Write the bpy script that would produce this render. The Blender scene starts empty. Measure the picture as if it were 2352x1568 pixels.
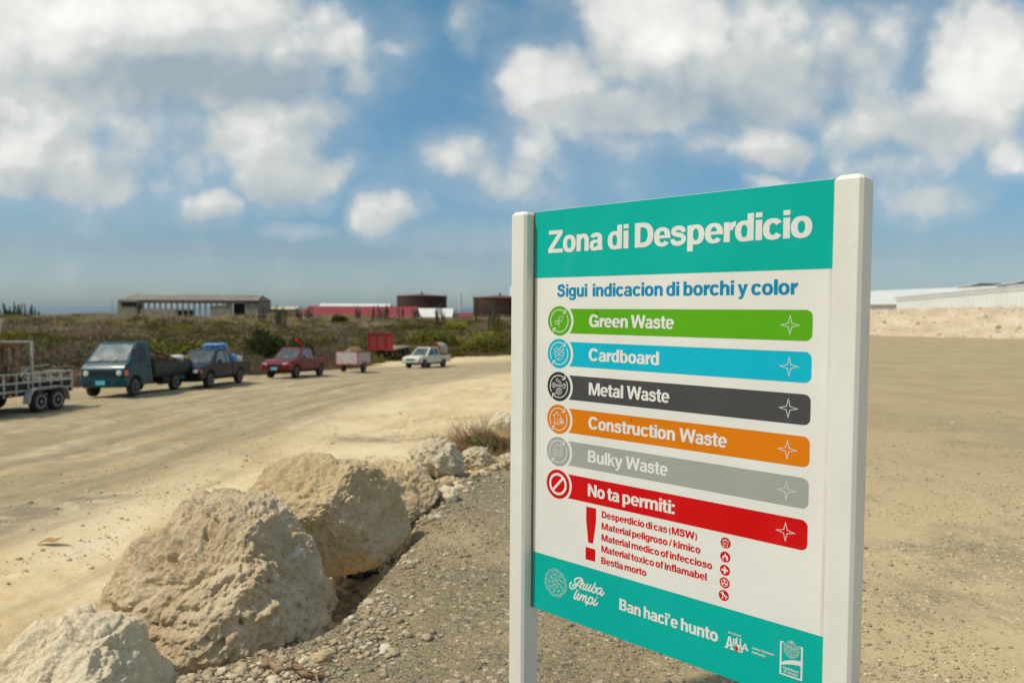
import bpy, bmesh, math, random
import numpy as np
from mathutils import Vector, Matrix

# ------------------------------------------------------------------ scene, camera, sky, sun
C = bpy.context.scene
COL = C.collection
R = math.radians
random.seed(7)
RNG = np.random.default_rng(11)

FPX = 1680.0                       # focal length in pixels of a 2352 px wide picture
EYE = 1.65
PITCH = math.asin(0.0444); ROLL = 0.005
FW = np.array([0, math.cos(PITCH), -math.sin(PITCH)])
UP0 = np.array([0, math.sin(PITCH), math.cos(PITCH)])
RT = np.array([math.cos(ROLL), 0, 0]) + math.sin(ROLL) * UP0
UPV = np.cross(RT, FW)
CAMP = np.array([0, 0, EYE])

def ray(px, py):
    return FW + RT * ((px - 1176) / FPX) + UPV * ((784 - py) / FPX)
def at(px, py, depth):
    """point seen at pixel (px, py) of the 2352x1568 picture, depth metres along the view axis"""
    return CAMP + ray(px, py) * depth

cam = bpy.data.cameras.new("camera")
cam.sensor_width = 36.0
cam.lens = FPX / 2352 * 36
cam.clip_start = 0.05; cam.clip_end = 60000
cam.dof.use_dof = True
cam.dof.focus_distance = 2.6
cam.dof.aperture_fstop = 2.7
camo = bpy.data.objects.new("camera", cam); COL.objects.link(camo)
M = Matrix.Identity(4)
for i in range(3):
    M[i][0] = RT[i]; M[i][1] = UPV[i]; M[i][2] = -FW[i]; M[i][3] = CAMP[i]
camo.matrix_world = M
C.camera = camo

SUN_EL, SUN_AZ = R(58), R(-111)          # azimuth from +Y (ahead), negative to the left
sund = bpy.data.lights.new("sun", 'SUN')
sund.energy = 3.4; sund.angle = R(2.5); sund.color = (1.0, 0.90, 0.74)
suno = bpy.data.objects.new("sun", sund); COL.objects.link(suno)
sdir = Vector((math.sin(SUN_AZ) * math.cos(SUN_EL), math.cos(SUN_AZ) * math.cos(SUN_EL), math.sin(SUN_EL)))
suno.rotation_euler = sdir.to_track_quat('Z', 'Y').to_euler()
suno.location = (0, 0, 30)

C.view_settings.view_transform = 'Standard'
C.view_settings.look = 'None'
C.view_settings.exposure = 0.0
C.view_settings.gamma = 1.0
C.cycles.use_denoising = True
C.cycles.max_bounces = 6; C.cycles.diffuse_bounces = 3; C.cycles.glossy_bounces = 3
C.cycles.transparent_max_bounces = 6

class NT:
    """small node-tree writer"""
    def __init__(s, tree): s.t = tree
    def n(s, typ, **kw):
        nd = s.t.nodes.new(typ)
        for k, v in kw.items(): setattr(nd, k, v)
        return nd
    def put(s, sock, v):
        if isinstance(v, bpy.types.NodeSocket): s.t.links.new(v, sock)
        elif v is not None: sock.default_value = v
    def math(s, op, a, b=None, c=None, clamp=False):
        nd = s.n('ShaderNodeMath', operation=op, use_clamp=clamp)
        s.put(nd.inputs[0], a); s.put(nd.inputs[1], b)
        if c is not None: s.put(nd.inputs[2], c)
        return nd.outputs[0]
    def vec(s, op, a, b=None, c=None):
        nd = s.n('ShaderNodeVectorMath', operation=op)
        s.put(nd.inputs[0], a); s.put(nd.inputs[1], b)
        if c is not None: s.put(nd.inputs[2], c)
        return nd.outputs['Value'] if op in ('DOT_PRODUCT', 'LENGTH') else nd.outputs[0]
    def noise(s, v, scale, detail=4, rough=.55, dist=0, col=False, lac=2.0):
        nd = s.n('ShaderNodeTexNoise')
        if v is not None: s.put(nd.inputs['Vector'], v)
        nd.inputs['Scale'].default_value = scale; nd.inputs['Detail'].default_value = detail
        nd.inputs['Roughness'].default_value = rough; nd.inputs['Distortion'].default_value = dist
        nd.inputs['Lacunarity'].default_value = lac
        return nd.outputs['Color' if col else 'Fac']
    def voro(s, v, scale, feature='F1', out='Distance', rnd=1.0):
        nd = s.n('ShaderNodeTexVoronoi', feature=feature)
        if v is not None: s.put(nd.inputs['Vector'], v)
        nd.inputs['Scale'].default_value = scale; nd.inputs['Randomness'].default_value = rnd
        return nd.outputs[out]
    def ramp(s, f, a, b, smooth=True):
        nd = s.n('ShaderNodeMapRange', interpolation_type='SMOOTHSTEP' if smooth else 'LINEAR')
        s.put(nd.inputs[0], f); nd.inputs[1].default_value = a; nd.inputs[2].default_value = b
        return nd.outputs[0]
    def mix(s, f, a, b, mode='MIX'):
        nd = s.n('ShaderNodeMix', data_type='RGBA', blend_type=mode)
        s.put(nd.inputs[0], f)
        s.put(nd.inputs[6], c4(a)); s.put(nd.inputs[7], c4(b))
        return nd.outputs[2]
    def xyz(s, v):
        nd = s.n('ShaderNodeSeparateXYZ'); s.put(nd.inputs[0], v); return nd.outputs
    def comb(s, x, y, z=0.0):
        nd = s.n('ShaderNodeCombineXYZ'); s.put(nd.inputs[0], x); s.put(nd.inputs[1], y); s.put(nd.inputs[2], z); return nd.outputs[0]
    def bump(s, h, strength=.4, dist=.02, normal=None):
        nd = s.n('ShaderNodeBump'); s.put(nd.inputs['Height'], h)
        nd.inputs['Strength'].default_value = strength; nd.inputs['Distance'].default_value = dist
        if normal is not None: s.put(nd.inputs['Normal'], normal)
        return nd.outputs[0]
def c4(v):
    if isinstance(v, bpy.types.NodeSocket) or v is None: return v
    return (v[0], v[1], v[2], 1.0)
def srgb(r, g, b):
    f = lambda v: (v / 255 / 12.92) if v <= 10 else ((v / 255 + .055) / 1.055) ** 2.4
    return (f(r), f(g), f(b))

# clouds: (x, y, half width, half height, density) in picture pixels, turned into directions of the sky
CLOUDS = [(240, 120, 640, 260, 1.0), (300, 300, 470, 160, .62), (1720, 140, 520, 210, .80), (2150, 300, 330, 130, .55), (1180, 390, 260, 70, .35), (270, 40, 520, 190, 1.5), (120, 175, 420, 110, 1.2), (500, 190, 300, 95, 1.2), (745, 95, 125, 115, .75), (785, 195, 70, 75, .7), (890, 105, 60, 26, .34),
 (70, 345, 200, 115, 1.3), (190, 410, 150, 60, .8), (390, 330, 95, 45, .5), (590, 300, 140, 105, 1.3), (650, 400, 165, 80, 1.1), (775, 398, 75, 48, .7), (690, 290, 110, 90, .8),
 (490, 468, 88, 58, .95), (898, 490, 88, 55, 1.05), (1060, 380, 125, 65, .75), (1230, 365, 100, 70, .72), (1140, 420, 150, 50, .5), (1260, 450, 70, 30, .4),
 (1270, 190, 160, 115, 1.15), (1500, 40, 230, 170, 1.5), (1640, 170, 240, 150, 1.1), (1400, 255, 230, 85, 1.1), (1420, 340, 110, 60, .6), (1560, 260, 160, 80, .8), (1790, 335, 130, 65, 1.0), (1830, 235, 150, 105, .8), (1950, 130, 170, 115, .55),
 (1740, 230, 200, 90, .8), (1620, 330, 120, 50, .5), (2080, 40, 120, 60, .5), (1250, 300, 120, 60, .5), (2260, 150, 210, 170, 1.5), (2170, 275, 240, 105, 1.2), (1960, 300, 140, 80, .7), (2060, 395, 190, 60, .6), (2150, 452, 150, 50, .7), (2330, 370, 90, 60, .6), (1757, 415, 62, 26, .7), (1065, 60, 40, 55, .38), (690, 525, 60, 18, .3), (1090, 540, 90, 35, .3)]
# places where a cloud is thick and grey (+) or bright white (-)
SHADES = [(330, 170, 420, 120, .45), (1700, 200, 330, 110, .30), (300, 330, 260, 45, .25), (440, 215, 330, 90, .85), (640, 200, 190, 80, .75), (230, 165, 330, 60, .35), (60, 60, 420, 130, -.5), (350, 20, 330, 70, -.35), (150, 420, 230, 60, .6), (70, 330, 140, 60, -.2), (560, 265, 90, 60, -.35),
 (720, 360, 90, 110, .45), (640, 440, 190, 45, .4), (510, 500, 90, 35, .5), (930, 515, 80, 35, .45), (1130, 430, 170, 50, .4), (1400, 270, 200, 70, .55), (1640, 255, 190, 85, .6), (1500, 60, 190, 120, -.55), (1240, 175, 100, 60, -.1),
 (1860, 210, 170, 90, .6), (1960, 130, 130, 70, .3), (2250, 150, 160, 140, -.6), (2100, 330, 220, 60, .45), (1800, 375, 150, 40, .4), (2140, 470, 160, 40, .3)]
def skyp(px, py):
    d = ray(px, py); return d[0] / d[1], d[2] / d[1]

w = bpy.data.worlds.new("World"); C.world = w; w.use_nodes = True
w.cycles.sampling_method = 'MANUAL'; w.cycles.sample_map_resolution = 512
wt = NT(w.node_tree); w.node_tree.nodes.clear()
sky = wt.n('ShaderNodeTexSky', sky_type='NISHITA', sun_disc=False)
sky.sun_elevation = SUN_EL; sky.sun_rotation = SUN_AZ
sky.air_density = 1.0; sky.dust_density = 1.0; sky.ozone_density = 2.0; sky.altitude = 10
tc = wt.n('ShaderNodeTexCoord').outputs['Generated']
X = wt.xyz(tc)
yy = wt.math('MAXIMUM', wt.math('ABSOLUTE', X[1]), .12)
p = wt.comb(wt.math('DIVIDE', X[0], yy), wt.math('DIVIDE', X[2], yy), 0.0)
wn = wt.noise(p, 5.0, 5, .6, 0, True)
pw = wt.vec('MULTIPLY_ADD', wn, (.15, .10, 0), p)
pw = wt.vec('SUBTRACT', pw, (.075, .05, 0))
def blob(v, c, k):
    cx, cy = skyp(c[0], c[1]); sx = FPX / c[2]; sy = FPX / c[3]
    q = wt.vec('MULTIPLY_ADD', v, (sx, sy, 0), (-cx * sx, -cy * sy, 0))
    d = wt.vec('DOT_PRODUCT', q, q)
    return wt.math('MULTIPLY_ADD', d, -k, k)
den = None
for c in CLOUDS:
    b = blob(pw, c, c[4])
    den = b if den is None else wt.math('SMOOTH_MAX', den, b, .25)
den = wt.math('MAXIMUM', den, -.6)
f1 = wt.noise(p, 10.0, 8, .60, .15)
f3 = wt.noise(p, 30.0, 6, .62)
f2 = wt.noise(wt.vec('ADD', p, (-.016, .030, 0)), 10.0, 8, .60, .15)
pv = wt.vec('MULTIPLY_ADD', wt.noise(p, 22.0, 3, .6, 0, True), (.035, .035, 0), p)
def puff(sc):
    nd = wt.n('ShaderNodeTexVoronoi', feature='SMOOTH_F1'); wt.put(nd.inputs['Vector'], pv); nd.inputs['Scale'].default_value = sc; nd.inputs['Smoothness'].default_value = .35
    return nd.outputs['Distance']
pf = wt.math('ADD', puff(13.0), wt.math('MULTIPLY', puff(31.0), .55))
dn = wt.math('MULTIPLY_ADD', wt.math('SUBTRACT', f1, .5), 1.05, den)
dn = wt.math('MULTIPLY_ADD', wt.math('SUBTRACT', .80, pf), .50, dn)
halo = wt.math('MULTIPLY', wt.ramp(dn, -.75, .55), .34)
dn = wt.math('MULTIPLY_ADD', wt.math('SUBTRACT', f3, .5), .42, dn)
mask = wt.math('MAXIMUM', wt.ramp(dn, -.08, .86), halo)
thick = wt.ramp(dn, .2, 1.5)
sh = None
for c in SHADES:
    b = wt.math('MULTIPLY', wt.math('MAXIMUM', blob(pw, c, 1.0), 0), c[4])
    sh = b if sh is None else wt.math('ADD', sh, b)
rel = wt.math('MULTIPLY', wt.math('SUBTRACT', f1, f2), .45)
lum = wt.math('SUBTRACT', wt.math('ADD', .60, wt.math('MULTIPLY', thick, .10)), wt.math('MULTIPLY', sh, .33))
lum = wt.math('MULTIPLY_ADD', wt.math('SUBTRACT', .86, pf), .20, lum)
lum = wt.math('SUBTRACT', lum, rel, None, True)
ccol = wt.mix(wt.ramp(lum, .25, .72, False), srgb(160, 176, 187), srgb(214, 217, 214))
ccol = wt.mix(wt.ramp(lum, .66, 1.0, False), ccol, (1.0, 1.0, .97))
hz = wt.ramp(X[2], 0.0, .42, False)
# the air: hazy grey-blue at the horizon, deeper blue higher up
tint = wt.mix(wt.ramp(X[2], .0, .07, False), (.66, .84, 1.06), (.56, .635, .72))
tint = wt.mix(wt.ramp(X[2], .07, .15, False), tint, (.52, .73, .79))
tint = wt.mix(wt.ramp(X[2], .15, .36, False), tint, (.56, .90, .87))
SKYK = 0.13
# bright cloud added overhead, all round and out of view, to lift the fill light
fill_veil = wt.math('MULTIPLY', wt.ramp(X[2], .40, .62), wt.ramp(wt.noise(tc, 2.2, 5, .6), .30, .55))
mask = wt.math('MAXIMUM', mask, wt.math('MULTIPLY', fill_veil, .62))
skyc = wt.mix(1.0, sky.outputs[0], tint, 'MULTIPLY')
cl = wt.vec('SCALE', ccol); cl.node.inputs['Scale'].default_value = 1.0 / SKYK
out = wt.mix(mask, skyc, cl)
bg = wt.n('ShaderNodeBackground'); wt.put(bg.inputs[0], out); bg.inputs[1].default_value = SKYK
wo = wt.n('ShaderNodeOutputWorld'); w.node_tree.links.new(bg.outputs[0], wo.inputs[0])

# ------------------------------------------------------------------ helpers
def tag(o, label=None, cat=None, group=None, kind=None):
    if label: o['label'] = label
    if cat: o['category'] = cat
    if group: o['group'] = group
    if kind: o['kind'] = kind
    return o
def thing(name, label, cat, loc=(0, 0, 0), rotz=0.0, group=None):
    o = bpy.data.objects.new(name, None); COL.objects.link(o)
    o.empty_display_size = .2
    o.location = loc; o.rotation_euler = (0, 0, rotz)
    return tag(o, label, cat, group)
def mesh_np(name, V, F, m=None, smooth=False, parent=None):
    """one mesh object from arrays; F is an (n,3) or (n,4) index array or a list of lists"""
    me = bpy.data.meshes.new(name)
    V = np.asarray(V, dtype=np.float32)
    if isinstance(F, np.ndarray):
        n, k = F.shape
        me.vertices.add(len(V)); me.vertices.foreach_set('co', V.ravel())
        me.loops.add(n * k); me.loops.foreach_set('vertex_index', F.astype(np.int32).ravel())
        me.polygons.add(n); me.polygons.foreach_set('loop_start', np.arange(0, n * k, k, dtype=np.int32))
        me.update(calc_edges=True)
    else:
        me.from_pydata([tuple(map(float, v)) for v in V], [], F); me.update()
    if smooth: me.polygons.foreach_set('use_smooth', np.ones(len(me.polygons), dtype=bool))
    if m: me.materials.append(m)
    o = bpy.data.objects.new(name, me); COL.objects.link(o)
    if parent: o.parent = parent
    return o

class MB:
    """collects simple shapes, links them as one mesh object"""
    def __init__(s): s.v = []; s.f = []
    def add(s, v, f):
        b = len(s.v); s.v += [tuple(map(float, q)) for q in v]; s.f += [[i + b for i in q] for q in f]; return s
    def box(s, x0, y0, z0, x1, y1, z1):
        v = [(x0, y0, z0), (x1, y0, z0), (x1, y1, z0), (x0, y1, z0), (x0, y0, z1), (x1, y0, z1), (x1, y1, z1), (x0, y1, z1)]
        return s.add(v, [[3, 2, 1, 0], [4, 5, 6, 7], [0, 1, 5, 4], [1, 2, 6, 5], [2, 3, 7, 6], [3, 0, 4, 7]])
    def prism(s, prof, y0, y1):
        """outline of (x, z) swept from y0 to y1"""
        n = len(prof)
        v = [(x, y0, z) for x, z in prof] + [(x, y1, z) for x, z in prof]
        f = [list(range(n)), list(range(2 * n - 1, n - 1, -1))] + [[i, i + n, (i + 1) % n + n, (i + 1) % n] for i in range(n)]
        return s.add(v, f)
    def tube(s, pts, r, n=8, cap=True):
        pts = [Vector(q) for q in pts]
        rr = r if isinstance(r, (list, tuple)) else [r] * len(pts)
        v = []; f = []; ref = None
        for i, q in enumerate(pts):
            t = (pts[min(i + 1, len(pts) - 1)] - pts[max(i - 1, 0)]).normalized()
            if ref is None: ref = t.orthogonal().normalized()
            a = (ref - t * ref.dot(t)).normalized(); b = t.cross(a); ref = a
            for k in range(n):
                w_ = 2 * math.pi * k / n
                v.append(q + (a * math.cos(w_) + b * math.sin(w_)) * rr[i])
        for i in range(len(pts) - 1):
            for k in range(n): f.append([i * n + k, i * n + (k + 1) % n, (i + 1) * n + (k + 1) % n, (i + 1) * n + k])
        if cap: f.append(list(range(n - 1, -1, -1))); f.append([(len(pts) - 1) * n + k for k in range(n)])
        return s.add(v, f)
    def bar(s, a, b, wx, wz):
        """square bar from a to b"""
        a = Vector(a); b = Vector(b); t = (b - a).normalized()
        u = t.cross(Vector((0, 0, 1)));  u = u.normalized() if u.length > .05 else Vector((1, 0, 0))
        w_ = t.cross(u).normalized(); v = []
        for q in (a, b):
            for i, j in ((-1, -1), (1, -1), (1, 1), (-1, 1)): v.append(q + u * (i * wx / 2) + w_ * (j * wz / 2))
        return s.add(v, [[3, 2, 1, 0], [4, 5, 6, 7], [0, 1, 5, 4], [1, 2, 6, 5], [2, 3, 7, 6], [3, 0, 4, 7]])
    def lathe(s, prof, n=28, axis='y', o=(0, 0, 0)):
        """profile of (radius, along) turned about an axis through o"""
        v = []; f = []
        for r, h in prof:
            for k in range(n):
                a = 2 * math.pi * k / n; c, d = r * math.cos(a), r * math.sin(a)
                q = {'y': (c, h, d), 'z': (c, d, h), 'x': (h, c, d)}[axis]
                v.append((q[0] + o[0], q[1] + o[1], q[2] + o[2]))
        m = len(prof)
        for i in range(m - 1):
            for k in range(n): f.append([i * n + k, i * n + (k + 1) % n, (i + 1) * n + (k + 1) % n, (i + 1) * n + k])
        if prof[0][0] > 1e-6: f.append(list(range(n)))
        if prof[-1][0] > 1e-6: f.append([(m - 1) * n + k for k in range(n - 1, -1, -1)])
        return s.add(v, f)
    def warp(s, fn): s.v = [fn(*q) for q in s.v]; return s
    def build(s, name, m, parent=None, bevel=0.0, seg=2, smooth=False, ang=30):
        bm = bmesh.new(); vs = [bm.verts.new(q) for q in s.v]
        for q in s.f:
            try: bm.faces.new([vs[i] for i in q])
            except ValueError: pass
        bmesh.ops.recalc_face_normals(bm, faces=bm.faces)
        if bevel:
            ed = [e for e in bm.edges if len(e.link_faces) == 2 and e.calc_face_angle(0) > R(ang)]
            bmesh.ops.bevel(bm, geom=ed, offset=bevel, segments=seg, profile=.6, affect='EDGES', clamp_overlap=True)
        me = bpy.data.meshes.new(name); bm.to_mesh(me); bm.free()
        if smooth:
            for q in me.polygons: q.use_smooth = True
            me.set_sharp_from_angle(angle=R(38))
        me.materials.append(m)
        o = bpy.data.objects.new(name, me); COL.objects.link(o)
        if parent: o.parent = parent
        return o

def material(name):
    m = bpy.data.materials.new(name); m.use_nodes = True
    t = NT(m.node_tree); b = m.node_tree.nodes['Principled BSDF']
    return m, t, b
def paint(name, col, rough=.5, metal=0.0, var=.18, scale=6.0, bump=0.0, bscale=60.0, coat=0.0, spec=.5, dirt=None, dirtk=.5, dscale=3.0):
    """coloured surface with worn, uneven tone"""
    m, t, b = material(name)
    tcn = t.n('ShaderNodeTexCoord').outputs['Object']
    n1 = t.noise(tcn, scale, 5, .6)
    lo = tuple(c * (1 - var) for c in col); hi = tuple(min(1, c * (1 + var)) for c in col)
    cc = t.mix(t.ramp(n1, .3, .7), lo, hi)
    if dirt is not None:
        cc = t.mix(t.math('MULTIPLY', t.ramp(t.noise(tcn, dscale, 6, .65), .45, .72), dirtk), cc, dirt)
    t.put(b.inputs['Base Color'], cc)
    b.inputs['Metallic'].default_value = metal; b.inputs['Specular IOR Level'].default_value = spec
    t.put(b.inputs['Roughness'], t.math('MULTIPLY_ADD', n1, .2, rough - .1, True))
    if coat: b.inputs['Coat Weight'].default_value = coat; b.inputs['Coat Roughness'].default_value = .12
    if bump:
        t.put(b.inputs['Normal'], t.bump(t.noise(tcn, bscale, 4, .6), bump, .01))
    return m
# poses and traced art
SIGN_R = [[0.74157, -0.006467, 0.670844], [0.033192, 0.999083, -0.02706], [-0.670054, 0.042334, 0.741104]]
SIGN_T = [0.081599, -0.450282, 2.544738]
SPROUT = [[(-1,217),(-13,103),(-20,34),(4,-29),(44,-78)],[(-20,34),(-41,-35),(-24,-105),(37,-150),(108,-157),(173,-141),(137,-93)],[(118,-44),(92,5),(54,33),(-5,20)],[(-13,103),(-65,125),(-128,119),(-164,78),(-200,44),(-138,8),(-67,4),(-31,41),(-16,90)],[(-116,57),(-66,90)]]
BOX = [[(-3,-152),(-74,-212),(-225,-133),(-153,-66),(-3,-152)],[(-3,-152),(67,-217),(221,-133),(152,-71),(-3,-152)],[(-153,-66),(-223,4),(-74,88),(-4,19),(-153,-66)],[(152,-71),(223,-5),(80,81),(-4,19),(152,-71)],[(-164,50),(-163,134),(-1,238),(160,146),(159,49)],[(-3,99),(-1,238)],[(-6,-131),(-5,-27)]]
TOOLS = [[(-132,-39),(-140,-3),(-163,27),(-196,45),(-232,48),(-266,34),(-289,8),(-298,-27),(-290,-63),(-267,-93),(-234,-111),(-197,-114),(-164,-100),(-141,-74),(-132,-39)],[(-186,-35),(-194,-15),(-214,-5),(-235,-12),(-244,-31),(-235,-51),(-215,-61),(-195,-54),(-186,-35)],[(-134,-53),(135,-59)],[(-134,-11),(136,-14)],[(297,-70),(266,-103),(223,-111),(162,-74),(145,-24),(163,30),(216,54),(277,28),(297,-18),(224,-28),(223,-55),(297,-70)],[(-71,-274),(-124,-194),(-79,-183),(64,-102),(94,-111),(81,-159),(-35,-228),(-71,-274)],[(96,128),(129,128),(129,174),(96,179),(90,194),(112,217),(78,253),(52,234),(37,241),(35,273),(-14,277),(-17,246),(-33,241),(-58,264),(-93,233),(-72,207),(-78,193),(-112,193),(-112,146),(-79,141),(-73,126),(-95,103),(-60,68),(-35,86),(-19,79),(-17,47),(32,43),(35,75),(50,80),(75,57),(110,88),(89,113),(96,128)],[(51,157),(43,182),(22,199),(-4,201),(-25,188),(-34,164),(-26,138),(-5,121),(21,119),(43,133),(51,157)]]
RUBBLE = [[(-227,-102),(-58,-253),(-31,-223),(-199,-80),(-227,-102)],[(-160,-91),(-157,127)],[(-31,-223),(23,-151),(-21,-105)],[(23,-151),(77,-129),(122,-84)],[(36,184),(-205,182),(-206,137),(186,130)],[(-45,115),(-46,-18),(7,-26)],[(86,-57),(157,-58),(158,-3),(87,-1),(86,-57)],[(48,7),(119,6),(120,61),(49,63),(48,7)],[(135,5),(205,4),(206,59),(136,61),(135,5)],[(83,70),(153,68),(154,123),(83,125),(83,70)],[(180,70),(250,69),(251,124),(181,126),(180,70)]]
CHAIR = [[(-158,-74),(-141,-170),(-41,-213),(84,-204),(140,-150),(132,-51)],[(-158,-74),(-212,-30),(-194,129),(-146,160),(88,152),(165,129),(194,-22),(163,-79),(123,-62),(103,76)],[(-158,-74),(-127,-29),(-116,106),(103,93)],[(-116,44),(-38,4),(93,11)],[(-146,160),(-146,234)],[(125,147),(126,208)],[(-87,-96),(-23,-55)],[(-24,-111),(-77,-48)]]
BIN = [[(-101,-66),(100,-63)],[(-37,-69),(-31,-96),(22,-95),(26,-65)],[(-81,-63),(-60,105),(62,103),(82,-59)],[(-30,-11),(-25,59)],[(12,-13),(15,57)]]
FLAME = [[(-7,-109),(-18,-61),(-50,-11),(-77,-19),(-91,41),(-70,92),(-40,111),(-52,60),(-35,13),(-3,-15),(25,13),(41,66),(39,116),(78,86),(96,25),(83,-35),(56,-36),(38,-46),(23,-78)]]
DOG = [[(-104,-70),(-45,-100),(-30,-118),(-7,-82),(9,-50),(54,-6),(85,28),(63,48),(25,23),(-5,-4),(-28,-5),(-12,33),(-4,88),(-78,101),(-42,56),(-43,-1),(-59,-47),(-96,-44)]]
SCRIPT = [[(1899,12589),(1872,12516),(1928,12439),(2038,12389),(2149,12383),(2198,12421),(2151,12535),(2122,12633),(2126,12734)],[(2177,12404),(2054,12515),(1958,12653),(1862,12781),(1750,12833),(1678,12794),(1670,12705),(1719,12629),(1761,12622)],[(1770,12759),(1818,12689),(1930,12626),(2014,12633),(2084,12677),(2140,12730)],[(2180,12595),(2220,12484),(2248,12533),(2303,12541),(2262,12596),(2215,12688),(2250,12724),(2318,12683),(2385,12587)],[(2425,12487),(2345,12642),(2360,12712),(2427,12677),(2547,12489)],[(2554,12487),(2468,12655),(2482,12718),(2536,12693),(2616,12582)],[(2734,12374),(2603,12642),(2631,12723),(2711,12691),(2763,12588),(2736,12529),(2696,12550)],[(2750,12547),(2830,12548)],[(3001,12514),(2922,12502),(2843,12545),(2791,12636),(2819,12718),(2885,12689),(2976,12565)],[(3008,12524),(2944,12673),(2971,12727),(3030,12683),(3081,12592)],[(2002,12789),(1865,13064),(1880,13140),(1950,13087),(2059,12910)],[(2066,12908),(1992,13076),(2013,13138),(2075,13087),(2136,12969)],[(2170,12914),(2090,13128)],[(2130,13027),(2212,12937),(2267,12933),(2254,12993),(2200,13132)],[(2241,13042),(2322,12930),(2376,12926),(2364,12997),(2324,13098),(2352,13147),(2419,13083)],[(2519,12899),(2360,13235)],[(2459,13016),(2553,12912),(2620,12916),(2621,12994),(2569,13109),(2488,13143),(2447,13098)],[(2583,13116),(2650,13087)],[(2754,12902),(2676,13079),(2697,13135),(2771,13098),(2829,13004)],[(2102,12825),(2116,12832)]]

# ------------------------------------------------------------------ lettering: bold grotesque letters drawn as strokes (units: cap height 700)
def sup(a, e=2 / 2.3):
    c, s = math.cos(a), math.sin(a)
    return math.copysign(abs(c) ** e, c), math.copysign(abs(s) ** e, s)
def A_(cx, cy, rx, ry, tx, ty, a0=0, a1=360, n=26):
    """ring or part of one, as a strip of quads"""
    n = max(6, int(n * abs(a1 - a0) / 360) + 2); v = []; f = []
    for i in range(n + 1):
        c, s = sup(R(a0 + (a1 - a0) * i / n))
        v += [(cx + rx * c, cy + ry * s), (cx + (rx - tx) * c, cy + (ry - ty) * s)]
    for i in range(n): f.append([2 * i, 2 * i + 2, 2 * i + 3, 2 * i + 1])
    return v, f
def P_(*p): return list(p), [list(range(len(p)))]
def R_(x0, y0, x1, y1): return P_((x0, y0), (x1, y0), (x1, y1), (x0, y1))
def K_(pts, w, n=6):
    """stroke of given width along a smooth path"""
    p = [Vector((q[0], q[1])) for q in pts]; q = []
    for i in range(len(p) - 1):
        a, b, c, d = p[max(i - 1, 0)], p[i], p[i + 1], p[min(i + 2, len(p) - 1)]
        for k in range(n):
            t = k / n
            q.append(.5 * (2 * b + (c - a) * t + (2 * a - 5 * b + 4 * c - d) * t * t + (3 * b - a - 3 * c + d) * t ** 3))
    q.append(p[-1]); v = []; f = []
    for i, c in enumerate(q):
        t = q[min(i + 1, len(q) - 1)] - q[max(i - 1, 0)]
        t = t.normalized() if t.length > 1e-9 else Vector((1, 0)); m = Vector((-t.y, t.x)) * (w / 2)
        v += [tuple(c + m), tuple(c - m)]
    for i in range(len(q) - 1): f.append([2 * i, 2 * i + 2, 2 * i + 3, 2 * i + 1])
    return v, f
S_LOW = [(412, 350), (395, 412), (345, 455), (258, 470), (150, 448), (108, 382), (150, 316), (258, 284), (370, 248), (416, 165), (370, 78), (258, 46), (150, 62), (100, 110), (86, 172)]
S_CAP = [(x * 1.16 + 14, y * 1.355) for x, y in S_LOW]
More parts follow.
